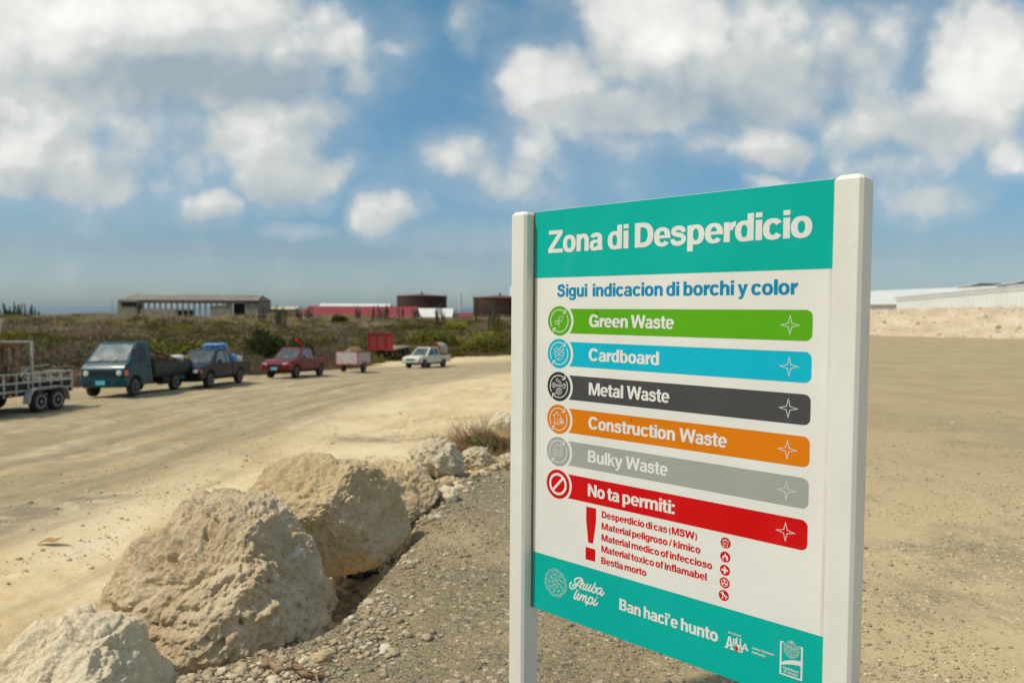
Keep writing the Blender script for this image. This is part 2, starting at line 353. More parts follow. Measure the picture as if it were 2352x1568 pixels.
G = {
 'o': (552, [A_(276, 257, 246, 270, 160, 122)]), 'c': (520, [A_(276, 257, 246, 270, 160, 122, 34, 326)]),
 'e': (540, [A_(274, 257, 246, 270, 160, 106, -8, 322), R_(120, 218, 505, 302)]),
 'a': (530, [A_(262, 345, 220, 182, 158, 116, 0, 163), R_(322, 0, 482, 350), A_(216, 152, 188, 164, 145, 100, 84, 345), R_(205, 222, 345, 312), P_((470, 0), (500, 0), (500, 88), (470, 88))]),
 'n': (548, [R_(45, 0, 205, 515), A_(296, 300, 209, 227, 160, 116, 0, 158), R_(345, 0, 505, 305)]),
 'm': (840, [R_(45, 0, 205, 515), A_(310, 315, 190, 212, 160, 118, 0, 158), R_(340, 0, 500, 320), A_(605, 315, 190, 212, 160, 118, 0, 158), R_(635, 0, 795, 320)]),
 'h': (548, [R_(45, 0, 205, 700), A_(296, 300, 209, 227, 160, 116, 0, 158), R_(345, 0, 505, 305)]),
 'u': (548, [R_(343, 0, 503, 515), R_(43, 210, 203, 515), A_(252, 215, 209, 227, 160, 116, 180, 338)]),
 'r': (352, [R_(45, 0, 205, 515), A_(350, 262, 210, 263, 140, 128, 88, 168)]),
 'd': (552, [A_(268, 257, 240, 270, 160, 110), R_(347, 0, 507, 700)]), 'b': (552, [A_(284, 257, 240, 270, 160, 110), R_(45, 0, 205, 700)]),
 'p': (552, [A_(284, 257, 240, 270, 160, 110), R_(45, -190, 205, 515)]),
 'g': (552, [A_(268, 272, 240, 255, 160, 122), R_(347, 10, 507, 515), A_(268, 12, 239, 208, 160, 104, 192, 362)]),
 'i': (238, [R_(45, 0, 207, 515), R_(45, 575, 207, 700)]), 'l': (238, [R_(45, 0, 207, 700)]),
 's': (515, [K_(S_LOW, 126, 5)]), 'S': (625, [K_(S_CAP, 156, 5)]),
 't': (345, [R_(80, 115, 240, 652), R_(15, 412, 325, 515), A_(250, 122, 170, 126, 160, 122, 180, 272), R_(236, -4, 325, 104)]),
 'f': (335, [R_(80, 0, 240, 552), R_(15, 412, 325, 515), A_(250, 556, 170, 150, 160, 122, 88, 180), R_(234, 598, 330, 706)]),
 'y': (510, [P_((2, 515), (172, 515), (328, 40), (185, 0)), P_((345, 515), (512, 515), (318, -45), (275, -125), (215, -175), (145, -190), (60, -188), (60, -82), (128, -84), (170, -62), (196, 0))]),
 'v': (510, [P_((8, 515), (155, 515), (318, 0), (195, 0)), P_((345, 515), (512, 515), (318, 0), (195, 0))]),
 'x': (510, [P_((8, 515), (165, 515), (505, 0), (348, 0)), P_((345, 515), (498, 515), (160, 0), (5, 0))]),
 'k': (520, [R_(45, 0, 205, 700), P_((180, 330), (340, 515), (505, 515), (180, 165)), P_((220, 290), (325, 330), (522, 0), (362, 0))]),
 'Z': (622, [R_(45, 578, 590, 700), R_(28, 0, 600, 122), P_((28, 122), (395, 578), (590, 578), (222, 122))]),
 'D': (672, [R_(55, 0, 232, 700), A_(300, 350, 338, 350, 176, 134, -90, 90), R_(212, 566, 302, 700), R_(212, 0, 302, 134)]),
 'C': (688, [A_(352, 350, 322, 363, 176, 134, 34, 326)]),
 'G': (718, [A_(354, 350, 322, 363, 176, 134, 34, 332), R_(378, 262, 668, 378), R_(560, 0, 668, 270)]),
 'M': (842, [R_(55, 0, 212, 700), R_(640, 0, 797, 700), P_((110, 700), (262, 700), (478, 0), (352, 0)), P_((580, 700), (732, 700), (490, 0), (364, 0))]),
 'N': (690, [R_(55, 0, 222, 700), R_(478, 0, 645, 700), P_((62, 700), (216, 700), (628, 0), (474, 0))]),
 'W': (950, [P_((2, 700), (178, 700), (322, 0), (160, 0)), P_((170, 0), (322, 0), (560, 700), (402, 700)), P_((392, 700), (550, 700), (782, 0), (628, 0)), P_((628, 0), (790, 0), (950, 700), (776, 700))]),
 'B': (640, [R_(55, 0, 232, 700), A_(350, 519, 214, 181, 148, 118, -90, 90), A_(355, 200, 238, 200, 150, 120, -90, 90), R_(212, 582, 352, 700), R_(212, 296, 357, 402), R_(212, 0, 357, 120)]),
 'I': (270, [R_(50, 0, 225, 700)]), 'T': (605, [R_(18, 566, 588, 700), R_(227, 0, 379, 580)]),
 'A': (690, [P_((10, 0), (160, 0), (398, 700), (258, 700)), P_((525, 0), (680, 0), (432, 700), (292, 700)), R_(150, 148, 540, 264)]),
 'R': (660, [R_(55, 0, 232, 700), A_(355, 500, 232, 200, 150, 118, -90, 90), R_(212, 582, 357, 700), R_(212, 300, 357, 410), P_((330, 310), (480, 340), (640, 0), (475, 0))]),
 'U': (680, [R_(55, 250, 205, 700), R_(475, 250, 625, 700), A_(340, 255, 285, 268, 150, 125, 180, 360)]),
 '(': (320, [A_(330, 255, 285, 455, 130, 130, 128, 232)]), ')': (320, [A_(-10, 255, 285, 455, 130, 130, -52, 52)]),
 '/': (320, [P_((0, -10), (105, -10), (318, 710), (213, 710))]), ':': (238, [R_(45, 0, 207, 132), R_(45, 383, 207, 515)]),
 "'": (232, [P_((48, 572), (48, 700), (186, 700), (186, 560), (165, 490), (115, 440), (50, 425), (50, 478), (98, 500), (116, 572))]),
}
class Flat:
    """flat printed shapes on the sign plane, every piece a hair above the one before; u right, v DOWN, both in panel widths"""
    def __init__(s, z0, dz=.00002): s.v = []; s.f = []; s.z = z0; s.dz = dz; s.k = 0
    def piece(s, v, f, own=True):
        b = len(s.v); z = s.z + s.k * s.dz
        s.v += [(x * SW, -y * SW, z) for x, y in v]; s.f += [[i + b for i in q] for q in f]
        if own: s.k = (s.k + 1) % 14
        return s
    def poly(s, *p): return s.piece(list(p), [list(range(len(p)))])
    def rect(s, u0, v0, u1, v1): return s.poly((u0, v1), (u1, v1), (u1, v0), (u0, v0))
    def disc(s, u, v, r, n=48): return s.poly(*[(u + r * math.cos(2 * math.pi * k / n), v + r * math.sin(2 * math.pi * k / n)) for k in range(n)])
    def ring(s, u, v, r, t, a0=0, a1=360, n=48):
        n = max(5, int(n * abs(a1 - a0) / 360)); vv = []; ff = []
        for i in range(n + 1):
            a = R(a0 + (a1 - a0) * i / n); c, d = math.cos(a), -math.sin(a)
            vv += [(u + r * c, v + r * d), (u + (r - t) * c, v + (r - t) * d)]
        for i in range(n): ff.append([2 * i, 2 * i + 2, 2 * i + 3, 2 * i + 1])
        return s.piece(vv, ff)
    def line(s, pts, w, smooth=False):
        if smooth: return s.piece(*K_(pts, w, 5))
        v, f = K_(pts, w, 1) if len(pts) == 2 else (None, None)
        if v: return s.piece(v, f)
        for a, b in zip(pts[:-1], pts[1:]):
            d = Vector((b[0] - a[0], b[1] - a[1])); d = d.normalized() * (w * .35) if d.length > 0 else d
            s.piece(*K_([(a[0] - d.x, a[1] - d.y), (b[0] + d.x, b[1] + d.y)], w, 1))
        return s
    def star(s, u, v, h, wv=None, w=.16):
        wv = wv or h; p = []
        for k in range(8):
            a = k * math.pi / 4; r = 1 if k % 2 == 0 else w * 1.41
            p.append((u + r * (h if k % 2 == 0 else (h + wv) / 2) * math.cos(a), v + r * (wv if k % 2 == 0 else (h + wv) / 2) * math.sin(a)))
        return s.poly(*p)
    def words(s, lst, base, cap, track):
        for wd, a, b in lst: s.text(wd, a, b, base, cap, track)
        return s
    def text(s, word, u0, u1, base, cap, track=-44, space=150):
        x = 0; got = []
        for ch in word:
            if ch == ' ': x += space; continue
            adv, pieces = G[ch]
            for v, f in pieces: got.append(([(a + x, b) for a, b in v], f))
            x += adv + track
        lo = min(a for v, f in got for a, b in v); hi = max(a for v, f in got for a, b in v)
        kx = (u1 - u0) / (hi - lo); ky = cap / 700
        for v, f in got: s.piece([(u0 + (a - lo) * kx, base - b * ky) for a, b in v], f)
        return s
    def build(s, name, m, parent):
        me = bpy.data.meshes.new(name); me.from_pydata(s.v, [], s.f); me.update()
        bm = bmesh.new(); bm.from_mesh(me)
        for q in bm.faces:
            q.normal_update()
            if q.normal.z < 0: q.normal_flip()
        bm.to_mesh(me); bm.free(); me.materials.append(m)
        o = bpy.data.objects.new(name, me); COL.objects.link(o); o.parent = parent
        return o

# ------------------------------------------------------------------ the sign
SW = 1.1                                                     # panel width in metres
def printed(name, col, rough=.5):
    m, t, b = material(name); tcn = t.n('ShaderNodeTexCoord').outputs['Object']
    n1 = t.noise(tcn, 2.2, 5, .6); n2 = t.noise(tcn, 240, 2, .5); n3 = t.noise(t.vec('MULTIPLY', tcn, (1, .12, 1)), 9, 5, .65)
    k = t.mix(t.ramp(n1, .3, .75), tuple(c * .95 for c in col), tuple(min(1, c * 1.04 + .004) for c in col))
    k = t.mix(t.math('MULTIPLY', t.ramp(n3, .56, .8), .035), k, (.55, .5, .4))
    k = t.mix(t.math('MULTIPLY', t.ramp(n2, .72, .78), .12), k, (.6, .57, .5))
    if name == "sign_white":                                 # rusty water stains down both edges
        X_ = t.xyz(tcn)[0]; e1 = t.ramp(t.math('ABSOLUTE', t.math('SUBTRACT', X_, 1.001 * SW)), .010, .001); e2 = t.ramp(X_, .022, .0)
        k = t.mix(t.math('MULTIPLY', t.math('MULTIPLY', t.math('MAXIMUM', e1, e2), t.ramp(n3, .35, .62)), .45), k, (.42, .29, .13))
    t.put(b.inputs['Base Color'], k); t.put(b.inputs['Roughness'], t.math('MULTIPLY_ADD', n1, .22, rough - .08))
    b.inputs['Specular IOR Level'].default_value = .10
    return m
m_board = printed("sign_white", (.775, .76, .715))
m_teal = printed("sign_teal", (.0005, .425, .365))
m_ink = printed("sign_lettering_white", (.76, .75, .715))
m_blue = printed("sign_blue", (.004, .25, .46))
m_red = printed("sign_red", (.62, .0035, .0045))
HUES = dict(green=(.105, .395, .008), cyan=(.004, .46, .62), dark=(.072, .070, .073), orange=(.72, .20, .003), grey=(.36, .375, .335), red=(.62, .0035, .0045))
m_hue = {k: (m_red if k == 'red' else printed("strip_" + k, v)) for k, v in HUES.items()}
m_badge = dict(m_hue); m_badge['dark'] = printed("badge_dark", (.040, .043, .043))
def post_material():
    m, t, b = material("post_white_paint"); tcn = t.n('ShaderNodeTexCoord').outputs['Object']
    st = t.vec('MULTIPLY', tcn, (1, .5, 1))
    n1 = t.noise(st, 7, 5, .6); fine = t.noise(tcn, 210, 3, .6); n2 = t.noise(tcn, 38, 5, .7)
    k = t.mix(t.ramp(n1, .3, .7), (.74, .715, .64), (.79, .77, .71))
    k = t.mix(t.math('MULTIPLY', t.ramp(n2, .675, .73), .5), k, (.24, .16, .09))
    t.put(b.inputs['Base Color'], k); b.inputs['Roughness'].default_value = .48
    t.put(b.inputs['Normal'], t.bump(t.math('ADD', fine, t.math('MULTIPLY', n2, .8)), .13, .004))
    return m
m_post = post_material()
m_rust = paint("rusty_sealant", (.19, .115, .05), .8, var=.5, scale=60, bump=.4, bscale=120)

# pose of the panel as seen: camera axes (right, down, forward)
SR = np.array(SIGN_R); ST = np.array(SIGN_T) * SW
cw = lambda v: RT * v[0] - UPV * v[1] + FW * v[2]
sx_, sy_ = cw(SR[:, 0]), -cw(SR[:, 1]); sz_ = np.cross(sx_, sy_)
sign = thing("information_sign", "tall white waste-sorting board with teal header between two white posts on the gravel", "sign")
Ms = Matrix.Identity(4); so = CAMP + cw(ST)
for i in range(3): Ms[i][0] = sx_[i]; Ms[i][1] = sy_[i]; Ms[i][2] = sz_[i]; Ms[i][3] = so[i]
sign.matrix_world = Ms
PB = 1.3957                                                  # panel height in widths
panel = MB().box(-.0 * SW, -PB * SW, -.018, 1.0145 * SW, 0, 0).build("panel", m_board, sign, .0012, 1)
MB().box(-.0058 * SW, -PB * SW, -.016, -.0003 * SW, -.003 * SW, .0015).build("edge_sealant", m_rust, panel)
PW, PD = .0722 * SW, .0445 * SW
def post(u0):
    x0, x1 = u0 * SW, u0 * SW + PW; y1 = -.0005 * SW; y0 = -2.2 * SW
    b = .0105; v = []
    # square post with planed corners and a shallow chamfered cap
    def ringz(y, ins):
        q = []
        for sx0, sz0 in ((x0, -PD), (x1, -PD), (x1, PD), (x0, PD)):
            mx = 1 if sx0 == x0 else -1; mz = 1 if sz0 < 0 else -1
            a = (sx0 + mx * (b + ins), y, sz0 + mz * ins); c = (sx0 + mx * ins, y, sz0 + mz * (b + ins))
            q += [a, c] if (mx, mz) in ((-1, 1), (1, -1)) else [c, a]
        return q
    rings = [ringz(y0, 0), ringz(y1 - .012, 0), ringz(y1, .009)]
    mb = MB(); n = 8; v = sum(rings, []); f = []
    for i in range(2):
        for k in range(n): f.append([i * n + k, i * n + (k + 1) % n, (i + 1) * n + (k + 1) % n, (i + 1) * n + k])
    f += [list(range(2 * n, 3 * n)), list(range(n - 1, -1, -1))]
    return mb.add(v, f).build("post", m_post, sign, .0012, 1)
post(-.0722 - .006); post(1.0145 + .0006)
Z1, Z2, Z3 = .0005, .0010, .0016
hb = Flat(Z1).rect(.0005, .0008, 1.0142, .2295).build("header_band", m_teal, panel)
hb.parent = sign
Flat(Z2).words([("Zona", .0600, .2858), ("di", .3056, .3837), ("Desperdicio", .4072, .9504)], .1457, .0757, -42).build("lettering", m_ink, hb)
ob = Flat(Z1)
for wd, a, b in (("Sigui", .0998, .2263), ("indicacion", .2480, .5084), ("di", .5202, .5643), ("borchi", .5781, .7370), ("y", .7472, .7773), ("color", .7874, .9172)):
    ob.text(wd, a, b, .2953, .0415, -36)
    if wd == "Sigui": ob.build("lettering", m_blue, sign); ob = Flat(Z1)
ob.build("lettering", m_blue, sign)
def arrows(fl, u, v, r, w):
    fl.ring(u, v, r, w, 46, 212); fl.ring(u, v, r, w, 226, 392)
    for a in (46, 226):
        a_ = R(a); tip = (u + (r - w / 2) * math.cos(a_) , v - (r - w / 2) * math.sin(a_)); s = 1 if a == 46 else -1
        fl.line([(tip[0], tip[1] - s * .0125), (tip[0] + s * .0008, tip[1] + s * .0006), (tip[0] - s * .0125, tip[1] + s * .0022)], w)
def strip(name, v0, word, lst, art):
    c = v0 + .0409; rad = .0595; n = 14; fl = Flat(Z1)
    p = []
    for k in range(n + 1):                                   # concave end hugging the round badge
        a = math.asin(.0409 / rad) * (1 - 2 * k / n); p.append((.111 + rad * math.cos(a), c - rad * math.sin(a)))
    cr = .018
    for cx, cy, a0 in ((.957 - cr, c + .0409 - cr, 90), (.957 - cr, c - .0409 + cr, 0)):
        for k in range(9):
            a = R(a0 - k * 90 / 8); p.append((cx + cr * math.cos(a), cy + cr * math.sin(a)))
    s = fl.poly(*p).build("waste_strip", m_hue[name], sign)
    s['label'] = name + " strip reading " + word
    if name == 'dark': s['label'] = "charcoal strip reading " + word
    Flat(Z2).words(lst, c + .0183, .0408, -40).build("lettering", m_ink, s)
    st = Flat(Z2); q = []
    for k in range(8):
        a = k * math.pi / 4; r = .0278 if k % 2 == 0 else .0078; r2 = r - (.0058 if k % 2 == 0 else .0020)
        q += [(.898 + r * math.cos(a), c + r * math.sin(a)), (.898 + r2 * math.cos(a), c + r2 * math.sin(a))]
    st.piece(q, [[2 * k, (2 * k + 2) % 16, (2 * k + 3) % 16, 2 * k + 1] for k in range(8)]).build("star_mark", m_ink, s)
    Flat(Z1).disc(.111, c, .0500).build("badge", m_badge[name], s)
    ic = Flat(Z2)
    if name == 'red':
        ic.ring(.111, c, .0382, .0088); a = R(47); ic.piece(*K_([(.111 - .033 * math.cos(a), c + .033 * math.sin(a)), (.111 + .033 * math.cos(a), c - .033 * math.sin(a))], .0088, 1))
    else:
        arrows(ic, .111, c, .0392, .0030)
        for l in art: ic.line([(.111 + x / 1e4, c + y / 1e4) for x, y in l], .0017)
    ic.build("pictogram", m_ink, s)
strip('green', .3360, "Green Waste", [("Green", .2356, .3860), ("Waste", .3967, .5488)], SPROUT); strip('cyan', .4470, "Cardboard", [("Cardboard", .2356, .4995)], BOX); strip('dark', .5594, "Metal Waste", [("Metal", .2372, .3717), ("Waste", .3854, .5372)], TOOLS)
strip('orange', .6715, "Construction Waste", [("Construction", .2374, .5585), ("Waste", .5730, .7249)], RUBBLE); strip('grey', .7825, "Bulky Waste", [("Bulky", .2366, .3738), ("Waste", .3843, .5353)], CHAIR); strip('red', .8950, "No ta permiti:", [("No", .2380, .3058), ("ta", .3152, .3620), ("permiti:", .3740, .5610)], None)
Flat(Z1).poly((.2318, .9908), (.2718, .9908), (.2720, 1.0345), (.2607, 1.1098), (.2412, 1.1098), (.2318, 1.0345)).rect(.2310, 1.1268, .2703, 1.1680).build("exclamation_mark", m_red, sign)
pl = Flat(Z1)
for wd, u1, base in (("Desperdicio di cas (MSW)", .6360, 1.0160), ("Material peligroso / kimico", .6478, 1.0542), ("Material medico of infeccioso", .6860, 1.0921), ("Material toxico of inflamabel", .6694, 1.1294), ("Bestia morto", .4654, 1.1675)):
    pl.text(wd, .2945, u1, base, .0222, -30, 130)
pl.build("prohibited_list", m_red, sign)
for k, (u, v) in enumerate(((.7262, 1.0046), (.7258, 1.0455), (.7256, 1.0842), (.7253, 1.1210), (.7236, 1.1583))):
    d = Flat(Z1).disc(u, v, .0156, 32).build("hazard_badge", m_red, sign); ic = Flat(Z2)
    d['label'] = "round red badge with " + ("a bin", "a flame", "a cross", "a radiation trefoil", "a dog")[k]
    if k == 0:
        for l in BIN: ic.line([(u + x / 1e4, v + y / 1e4) for x, y in l], .0014)
    if k == 1: ic.poly(*[(u + x / 1e4, v + y / 1e4) for x, y in FLAME[0]])
    if k == 2: ic.rect(u - .003, v - .0102, u + .003, v + .0102).rect(u - .0102, v - .003, u + .0102, v + .003)
    if k == 3:
        ic.ring(u, v, .0108, .0016).disc(u, v, .0016, 10)
        for a in (90, 210, 330): ic.ring(u, v, .0082, .0056, a - 28, a + 28, 60)
    if k == 4:
        ic.poly(*[(u + x / 1e4, v + y / 1e4) for x, y in DOG[0]]); ic.line([(u + .0075, v - .001), (u + .0102, v + .003), (u + .008, v + .006), (u + .006, v + .010)], .002, True)
    ic.build("pictogram", m_ink, d)
fb = Flat(Z1).rect(.0005, 1.1936, 1.0142, PB - .0006).build("footer_band", m_teal, sign)
Flat(Z2).words([("Ban", .3675, .4474), ("haci'e", .4582, .5786), ("hunto", .5882, .7087)], 1.3004, .0372, -38).build("lettering", m_ink, fb)
sc = Flat(Z2)
for l in SCRIPT: sc.line([(x / 1e4, y / 1e4) for x, y in l], .0054, True)
sc.star(.2807, 1.2843, .0055).build("script_lettering", m_ink, fb)
wr = Flat(Z2)                                                # wreath of leaf outlines round a four-pointed star
def leaf(fl, u, v, a, l, wd, t):
    ca, sa = math.cos(a), math.sin(a); up = []; dn = []
    for k in range(7):
        x = -l / 2 + l * k / 6; y = wd / 2 * math.sin(math.pi * k / 6) ** .8
        up.append((u + x * ca - y * sa, v + x * sa + y * ca)); dn.append((u + x * ca + y * sa, v + x * sa - y * ca))
    fl.line(up, t, True); fl.line(dn, t, True)
    fl.line([(u - l * .28 * ca, v - l * .28 * sa), (u + l * .2 * ca, v + l * .2 * sa)], t * .8)
wc = (.1055, 1.2808)
q = []
for k in range(8):
    a = k * math.pi / 4; r = .0232 if k % 2 == 0 else .0056; r2 = r - (.0050 if k % 2 == 0 else .0014)
    q += [(wc[0] + r * math.cos(a), wc[1] + r * math.sin(a)), (wc[0] + r2 * math.cos(a), wc[1] + r2 * math.sin(a))]
wr.piece(q, [[2 * k, (2 * k + 2) % 16, (2 * k + 3) % 16, 2 * k + 1] for k in range(8)])
rw = random.Random(3)
for k in range(13):
    a = k * 2 * math.pi / 13 + .1; leaf(wr, wc[0] + .0440 * math.cos(a), wc[1] + .0435 * math.sin(a), a + math.pi / 2 + rw.uniform(-.4, .4), rw.uniform(.018, .026), rw.uniform(.007, .0105), .0010)
for k in range(9):
    a = k * 2 * math.pi / 9 + .35; leaf(wr, wc[0] + .0285 * math.cos(a), wc[1] + .029 * math.sin(a), a + rw.uniform(.4, 1.6), rw.uniform(.012, .018), rw.uniform(.006, .008), .0009)
for k in range(14):
    a = rw.uniform(0, 6.28); r = rw.uniform(.022, .040); wr.ring(wc[0] + r * math.cos(a), wc[1] + r * math.sin(a), .0018, .0008, n=10)
for k in range(4):
    a = math.pi / 4 + k * math.pi / 2; leaf(wr, wc[0] + .0145 * math.cos(a), wc[1] + .0145 * math.sin(a), a, .012, .006, .0009)
wr.build("wreath_emblem", m_ink, fb)
Flat(Z2).text("Iniciativa di:", .7400, .7790, 1.2634, .0056, 20, 200).build("lettering", m_ink, fb)
lg = Flat(Z2)
for ch, u0, u1, b, cp in (("A", .7318, .7560, 1.3085, .0365), ("R", .7545, .7665, 1.2955, .0215), ("U", .7640, .7790, 1.2945, .0260), ("B", .7700, .7850, 1.3085, .0210), ("A", .7825, .7998, 1.2975, .0190)):
    lg.text(ch, u0, u1, b, cp)
lg.rect(.7305, 1.3040, .7400, 1.3088).rect(.7470, 1.3040, .7580, 1.3088).rect(.7815, 1.2938, .7880, 1.2978).rect(.7940, 1.2938, .8005, 1.2978)
lg.build("logo_lettering", m_ink, fb)
Flat(Z3).star(.7651, 1.2995, .0132, .0128).build("logo_star", m_red, fb)
Flat(Z2).text("Aruba Tourism", .8108, .8728, 1.2868, .0066, 10, 220).text("Authority", .8108, .8498, 1.2986, .0066, 10).build("lettering", m_ink, fb)
br = Flat(Z2).rect(.8903, 1.2383, .8950, 1.3305).rect(.9475, 1.2383, .9522, 1.3305).rect(.8950, 1.3262, .9475, 1.3305).rect(.8950, 1.2383, .9003, 1.2420).rect(.9422, 1.2383, .9475, 1.2420)
v = []; n = 12
for k in range(n + 1):
    u = .8950 + .0525 * k / n; t_ = k / n
    top = 1.2957 + (1.2812 - 1.2957) * 2 * t_ * (1 - t_) * 2 * .55 + (1.2779 - 1.2957) * t_ * t_ * .9 - (.0016 * t_); bot = 1.3040 - .0085 * math.sin(t_ * 1.9) - .0045 * t_
    v += [(u, top), (u, bot)]
br.piece(v, [[2 * k, 2 * k + 2, 2 * k + 3, 2 * k + 1] for k in range(n)]).build("bracket_emblem", m_ink, fb)
Flat(Z2).text("Gobierno", .9003, .9420, 1.3128, .0072, 4).text("di", .9016, .9092, 1.3222, .0066, 4).text("Aruba", .9130, .9400, 1.3222, .0066, 4).build("lettering", m_ink, fb)
cr = Flat(Z2)
cu, cv = .9216, 1.2530
cr.line([(cu - .0136, cv - .0125), (cu - .0105, cv - .0155), (cu, cv - .0160), (cu + .0105, cv - .0155), (cu + .0136, cv - .0125), (cu + .0130, cv + .008), (cu + .0070, cv + .0150), (cu, cv + .0178), (cu - .0070, cv + .0150), (cu - .0130, cv + .008), (cu - .0136, cv - .0125)], .0009)
for d in (-.0010, .0010):
    cr.line([(cu + d, cv - .0155), (cu + d, cv + .0170)], .0006); cr.line([(cu - .0130, cv + d), (cu + .0130, cv + d)], .0006)
for k in range(5):
    cr.line([(cu - .0110, cv - .0090 + k * .0015), (cu - .0025, cv - .0098 + k * .0015)], .0006); cr.line([(cu + .0030, cv - .0060 + k * .001), (cu + .0110, cv - .0050 + k * .001)], .0005)
for k in range(3): cr.line([(cu - .0110, cv + .0045 + k * .003), (cu - .0075, cv + .0060 + k * .003), (cu - .0030, cv + .0045 + k * .003)], .0006)
cr.ring(cu + .0065, cv - .0095, .0030, .0006).ring(cu + .0062, cv + .0075, .0038, .0007).ring(cu, cv - .0205, .0042, .0009).ring(cu, cv - .0205, .0022, .0007)
for k in range(5): cr.line([(cu - .008 + k * .004, cv - .0165), (cu - .0095 + k * .0048, cv - .0215)], .0008)
for sgn in (-1, 1):
    for k in range(13):
        a = R(-22 + k * 9.4); u = cu + sgn * .0186 * math.cos(a); v = cv + .0215 * math.sin(a)
        cr.line([(u, v), (u + sgn * .0038 * math.cos(a - .7), v + .0038 * math.sin(a - .7))], .0011); cr.line([(u, v), (u - sgn * .0022 * math.cos(a + .9), v - .0022 * math.sin(a + .9))], .0009)
cr.build("crest_emblem", m_ink, fb)
# two small insects resting on the board
m_bug = paint("insect_brown", (.06, .04, .02), .5, scale=200)
for wd, (u, v) in (("green", (.2667, .3472)), ("white", (.4030, .6830))):
    o = MB().lathe([(0, -.0042), (.0011, -.002), (.0014, .0005), (.0010, .003), (0, .0044)], 8, 'y').warp(lambda x, y, z: (u * SW + x * .8 + y * .6, -v * SW + y * .8 - x * .6, .0045 + z)).build("insect", m_bug)
    o.matrix_world = Ms
    tag(o, "tiny brown insect resting on the %s of the board" % ("green strip" if wd == "green" else "white gap above the orange strip"), "insect", "insects on the board")

# ------------------------------------------------------------------ noise in numpy
def _h(ix, iy, iz, k):
    n = (ix * 374761393 + iy * 668265263 + iz * 2147483647 * 3 + k * 974711) & 0xFFFFFFFF
    n = ((n ^ (n >> 13)) * 1274126177) & 0xFFFFFFFF
    n = ((n ^ (n >> 15)) * 2246822519) & 0xFFFFFFFF
    return ((n ^ (n >> 16)) & 0xFFFFFF) / float(0xFFFFFF)
def vnoise(P, seed=0):
    """smooth value noise in -1..1"""
    P = np.asarray(P, dtype=np.float64); I = np.floor(P).astype(np.int64); f = P - I; f = f * f * f * (f * (f * 6 - 15) + 10)
    r = 0
    for a in (0, 1):
        for b in (0, 1):
            for c in (0, 1):
                w_ = (f[:, 0] if a else 1 - f[:, 0]) * (f[:, 1] if b else 1 - f[:, 1]) * (f[:, 2] if c else 1 - f[:, 2])
                r = r + w_ * _h(I[:, 0] + a, I[:, 1] + b, I[:, 2] + c, seed)
    return r * 2 - 1
def fbm(P, oct=4, seed=0, gain=.5, ridged=False):
    P = np.asarray(P, dtype=np.float64); s = 0; a = 1.0; t = 0
    for o in range(oct):
        n = vnoise(P * (2.03 ** o) + 17.3 * o, seed + o)
        if ridged: n = 1 - 2 * np.abs(n)
        s = s + a * n; t += a; a *= gain
    return s / t
def worley(P, seed=0):
    """distance to the nearest scattered point, and a random number of that point"""
    P = np.asarray(P, dtype=np.float64); I = np.floor(P).astype(np.int64); best = np.full(len(P), 9.0); idn = np.zeros(len(P))
    for a in (-1, 0, 1):
        for b in (-1, 0, 1):
            for c in (-1, 0, 1):
                J = I + (a, b, c)
                q = np.stack([_h(J[:, 0], J[:, 1], J[:, 2], seed + k) for k in (1, 2, 3)], 1) + J
                d = np.sqrt(((q - P) ** 2).sum(1)); m = d < best
                best = np.where(m, d, best); idn = np.where(m, _h(J[:, 0], J[:, 1], J[:, 2], seed + 9), idn)
    return best, idn
def worley_edge(P, seed=0):
    """distance to the border between cells, and the cell's random number"""
    P = np.asarray(P, dtype=np.float64); I = np.floor(P).astype(np.int64); b1 = np.full(len(P), 9.0); b2 = b1.copy(); idn = np.zeros(len(P))
    for a in (-1, 0, 1):
        for b in (-1, 0, 1):
            for c in (-1, 0, 1):
                J = I + (a, b, c); q = np.stack([_h(J[:, 0], J[:, 1], J[:, 2], seed + k) for k in (1, 2, 3)], 1) + J
                d = np.sqrt(((q - P) ** 2).sum(1)); m = d < b1
                b2 = np.where(m, b1, np.minimum(b2, d)); b1 = np.where(m, d, b1); idn = np.where(m, _h(J[:, 0], J[:, 1], J[:, 2], seed + 9), idn)
    return b2 - b1, idn
def sstep(a, b, x):
    t = np.clip((x - a) / (b - a), 0, 1); return t * t * (3 - 2 * t)

# ------------------------------------------------------------------ ground: a raised gravel pad, the sandy lot below it, the scrub slope and the coast beyond
EDGE = np.array([(-1.3, -60), (-1.75, 2.3), (-1.48, 3.15), (-1.02, 3.7), (-.88, 4.1), (-.72, 5.4), (-.66, 6.4), (-.10, 7.6), (1.5, 9.0), (4, 12), (9, 20), (15, 31), (20, 43), (27, 58), (60, 110), (300, 500)], float)
def sdist(P, L):
    """distance to polyline L, positive on its left side; and the length along it"""
    best = np.full(len(P), 1e9); sg = np.ones(len(P)); al = np.zeros(len(P)); acc = 0
    for a, b in zip(L[:-1], L[1:]):
        d = b - a; l2 = d @ d; t = np.clip(((P - a) @ d) / l2, 0, 1); q = P - a - t[:, None] * d
        r = np.sqrt((q ** 2).sum(1)); m = r < best
        best = np.where(m, r, best); sg = np.where(m, np.sign(d[0] * (P[:, 1] - a[1]) - d[1] * (P[:, 0] - a[0])), sg); al = np.where(m, acc + t * math.sqrt(l2), al)
        acc += math.sqrt(l2)
    return best * sg, al
LOTY = np.array([-50, 2, 4.5, 8, 15, 22, 26, 31, 40, 50, 59, 70, 80, 600.]); LOTZ = np.array([-.3, -.42, -.58, -.92, -1.33, -1.53, -1.58, -1.78, -2.17, -2.70, -3.17, -3.48, -3.45, -3.4])
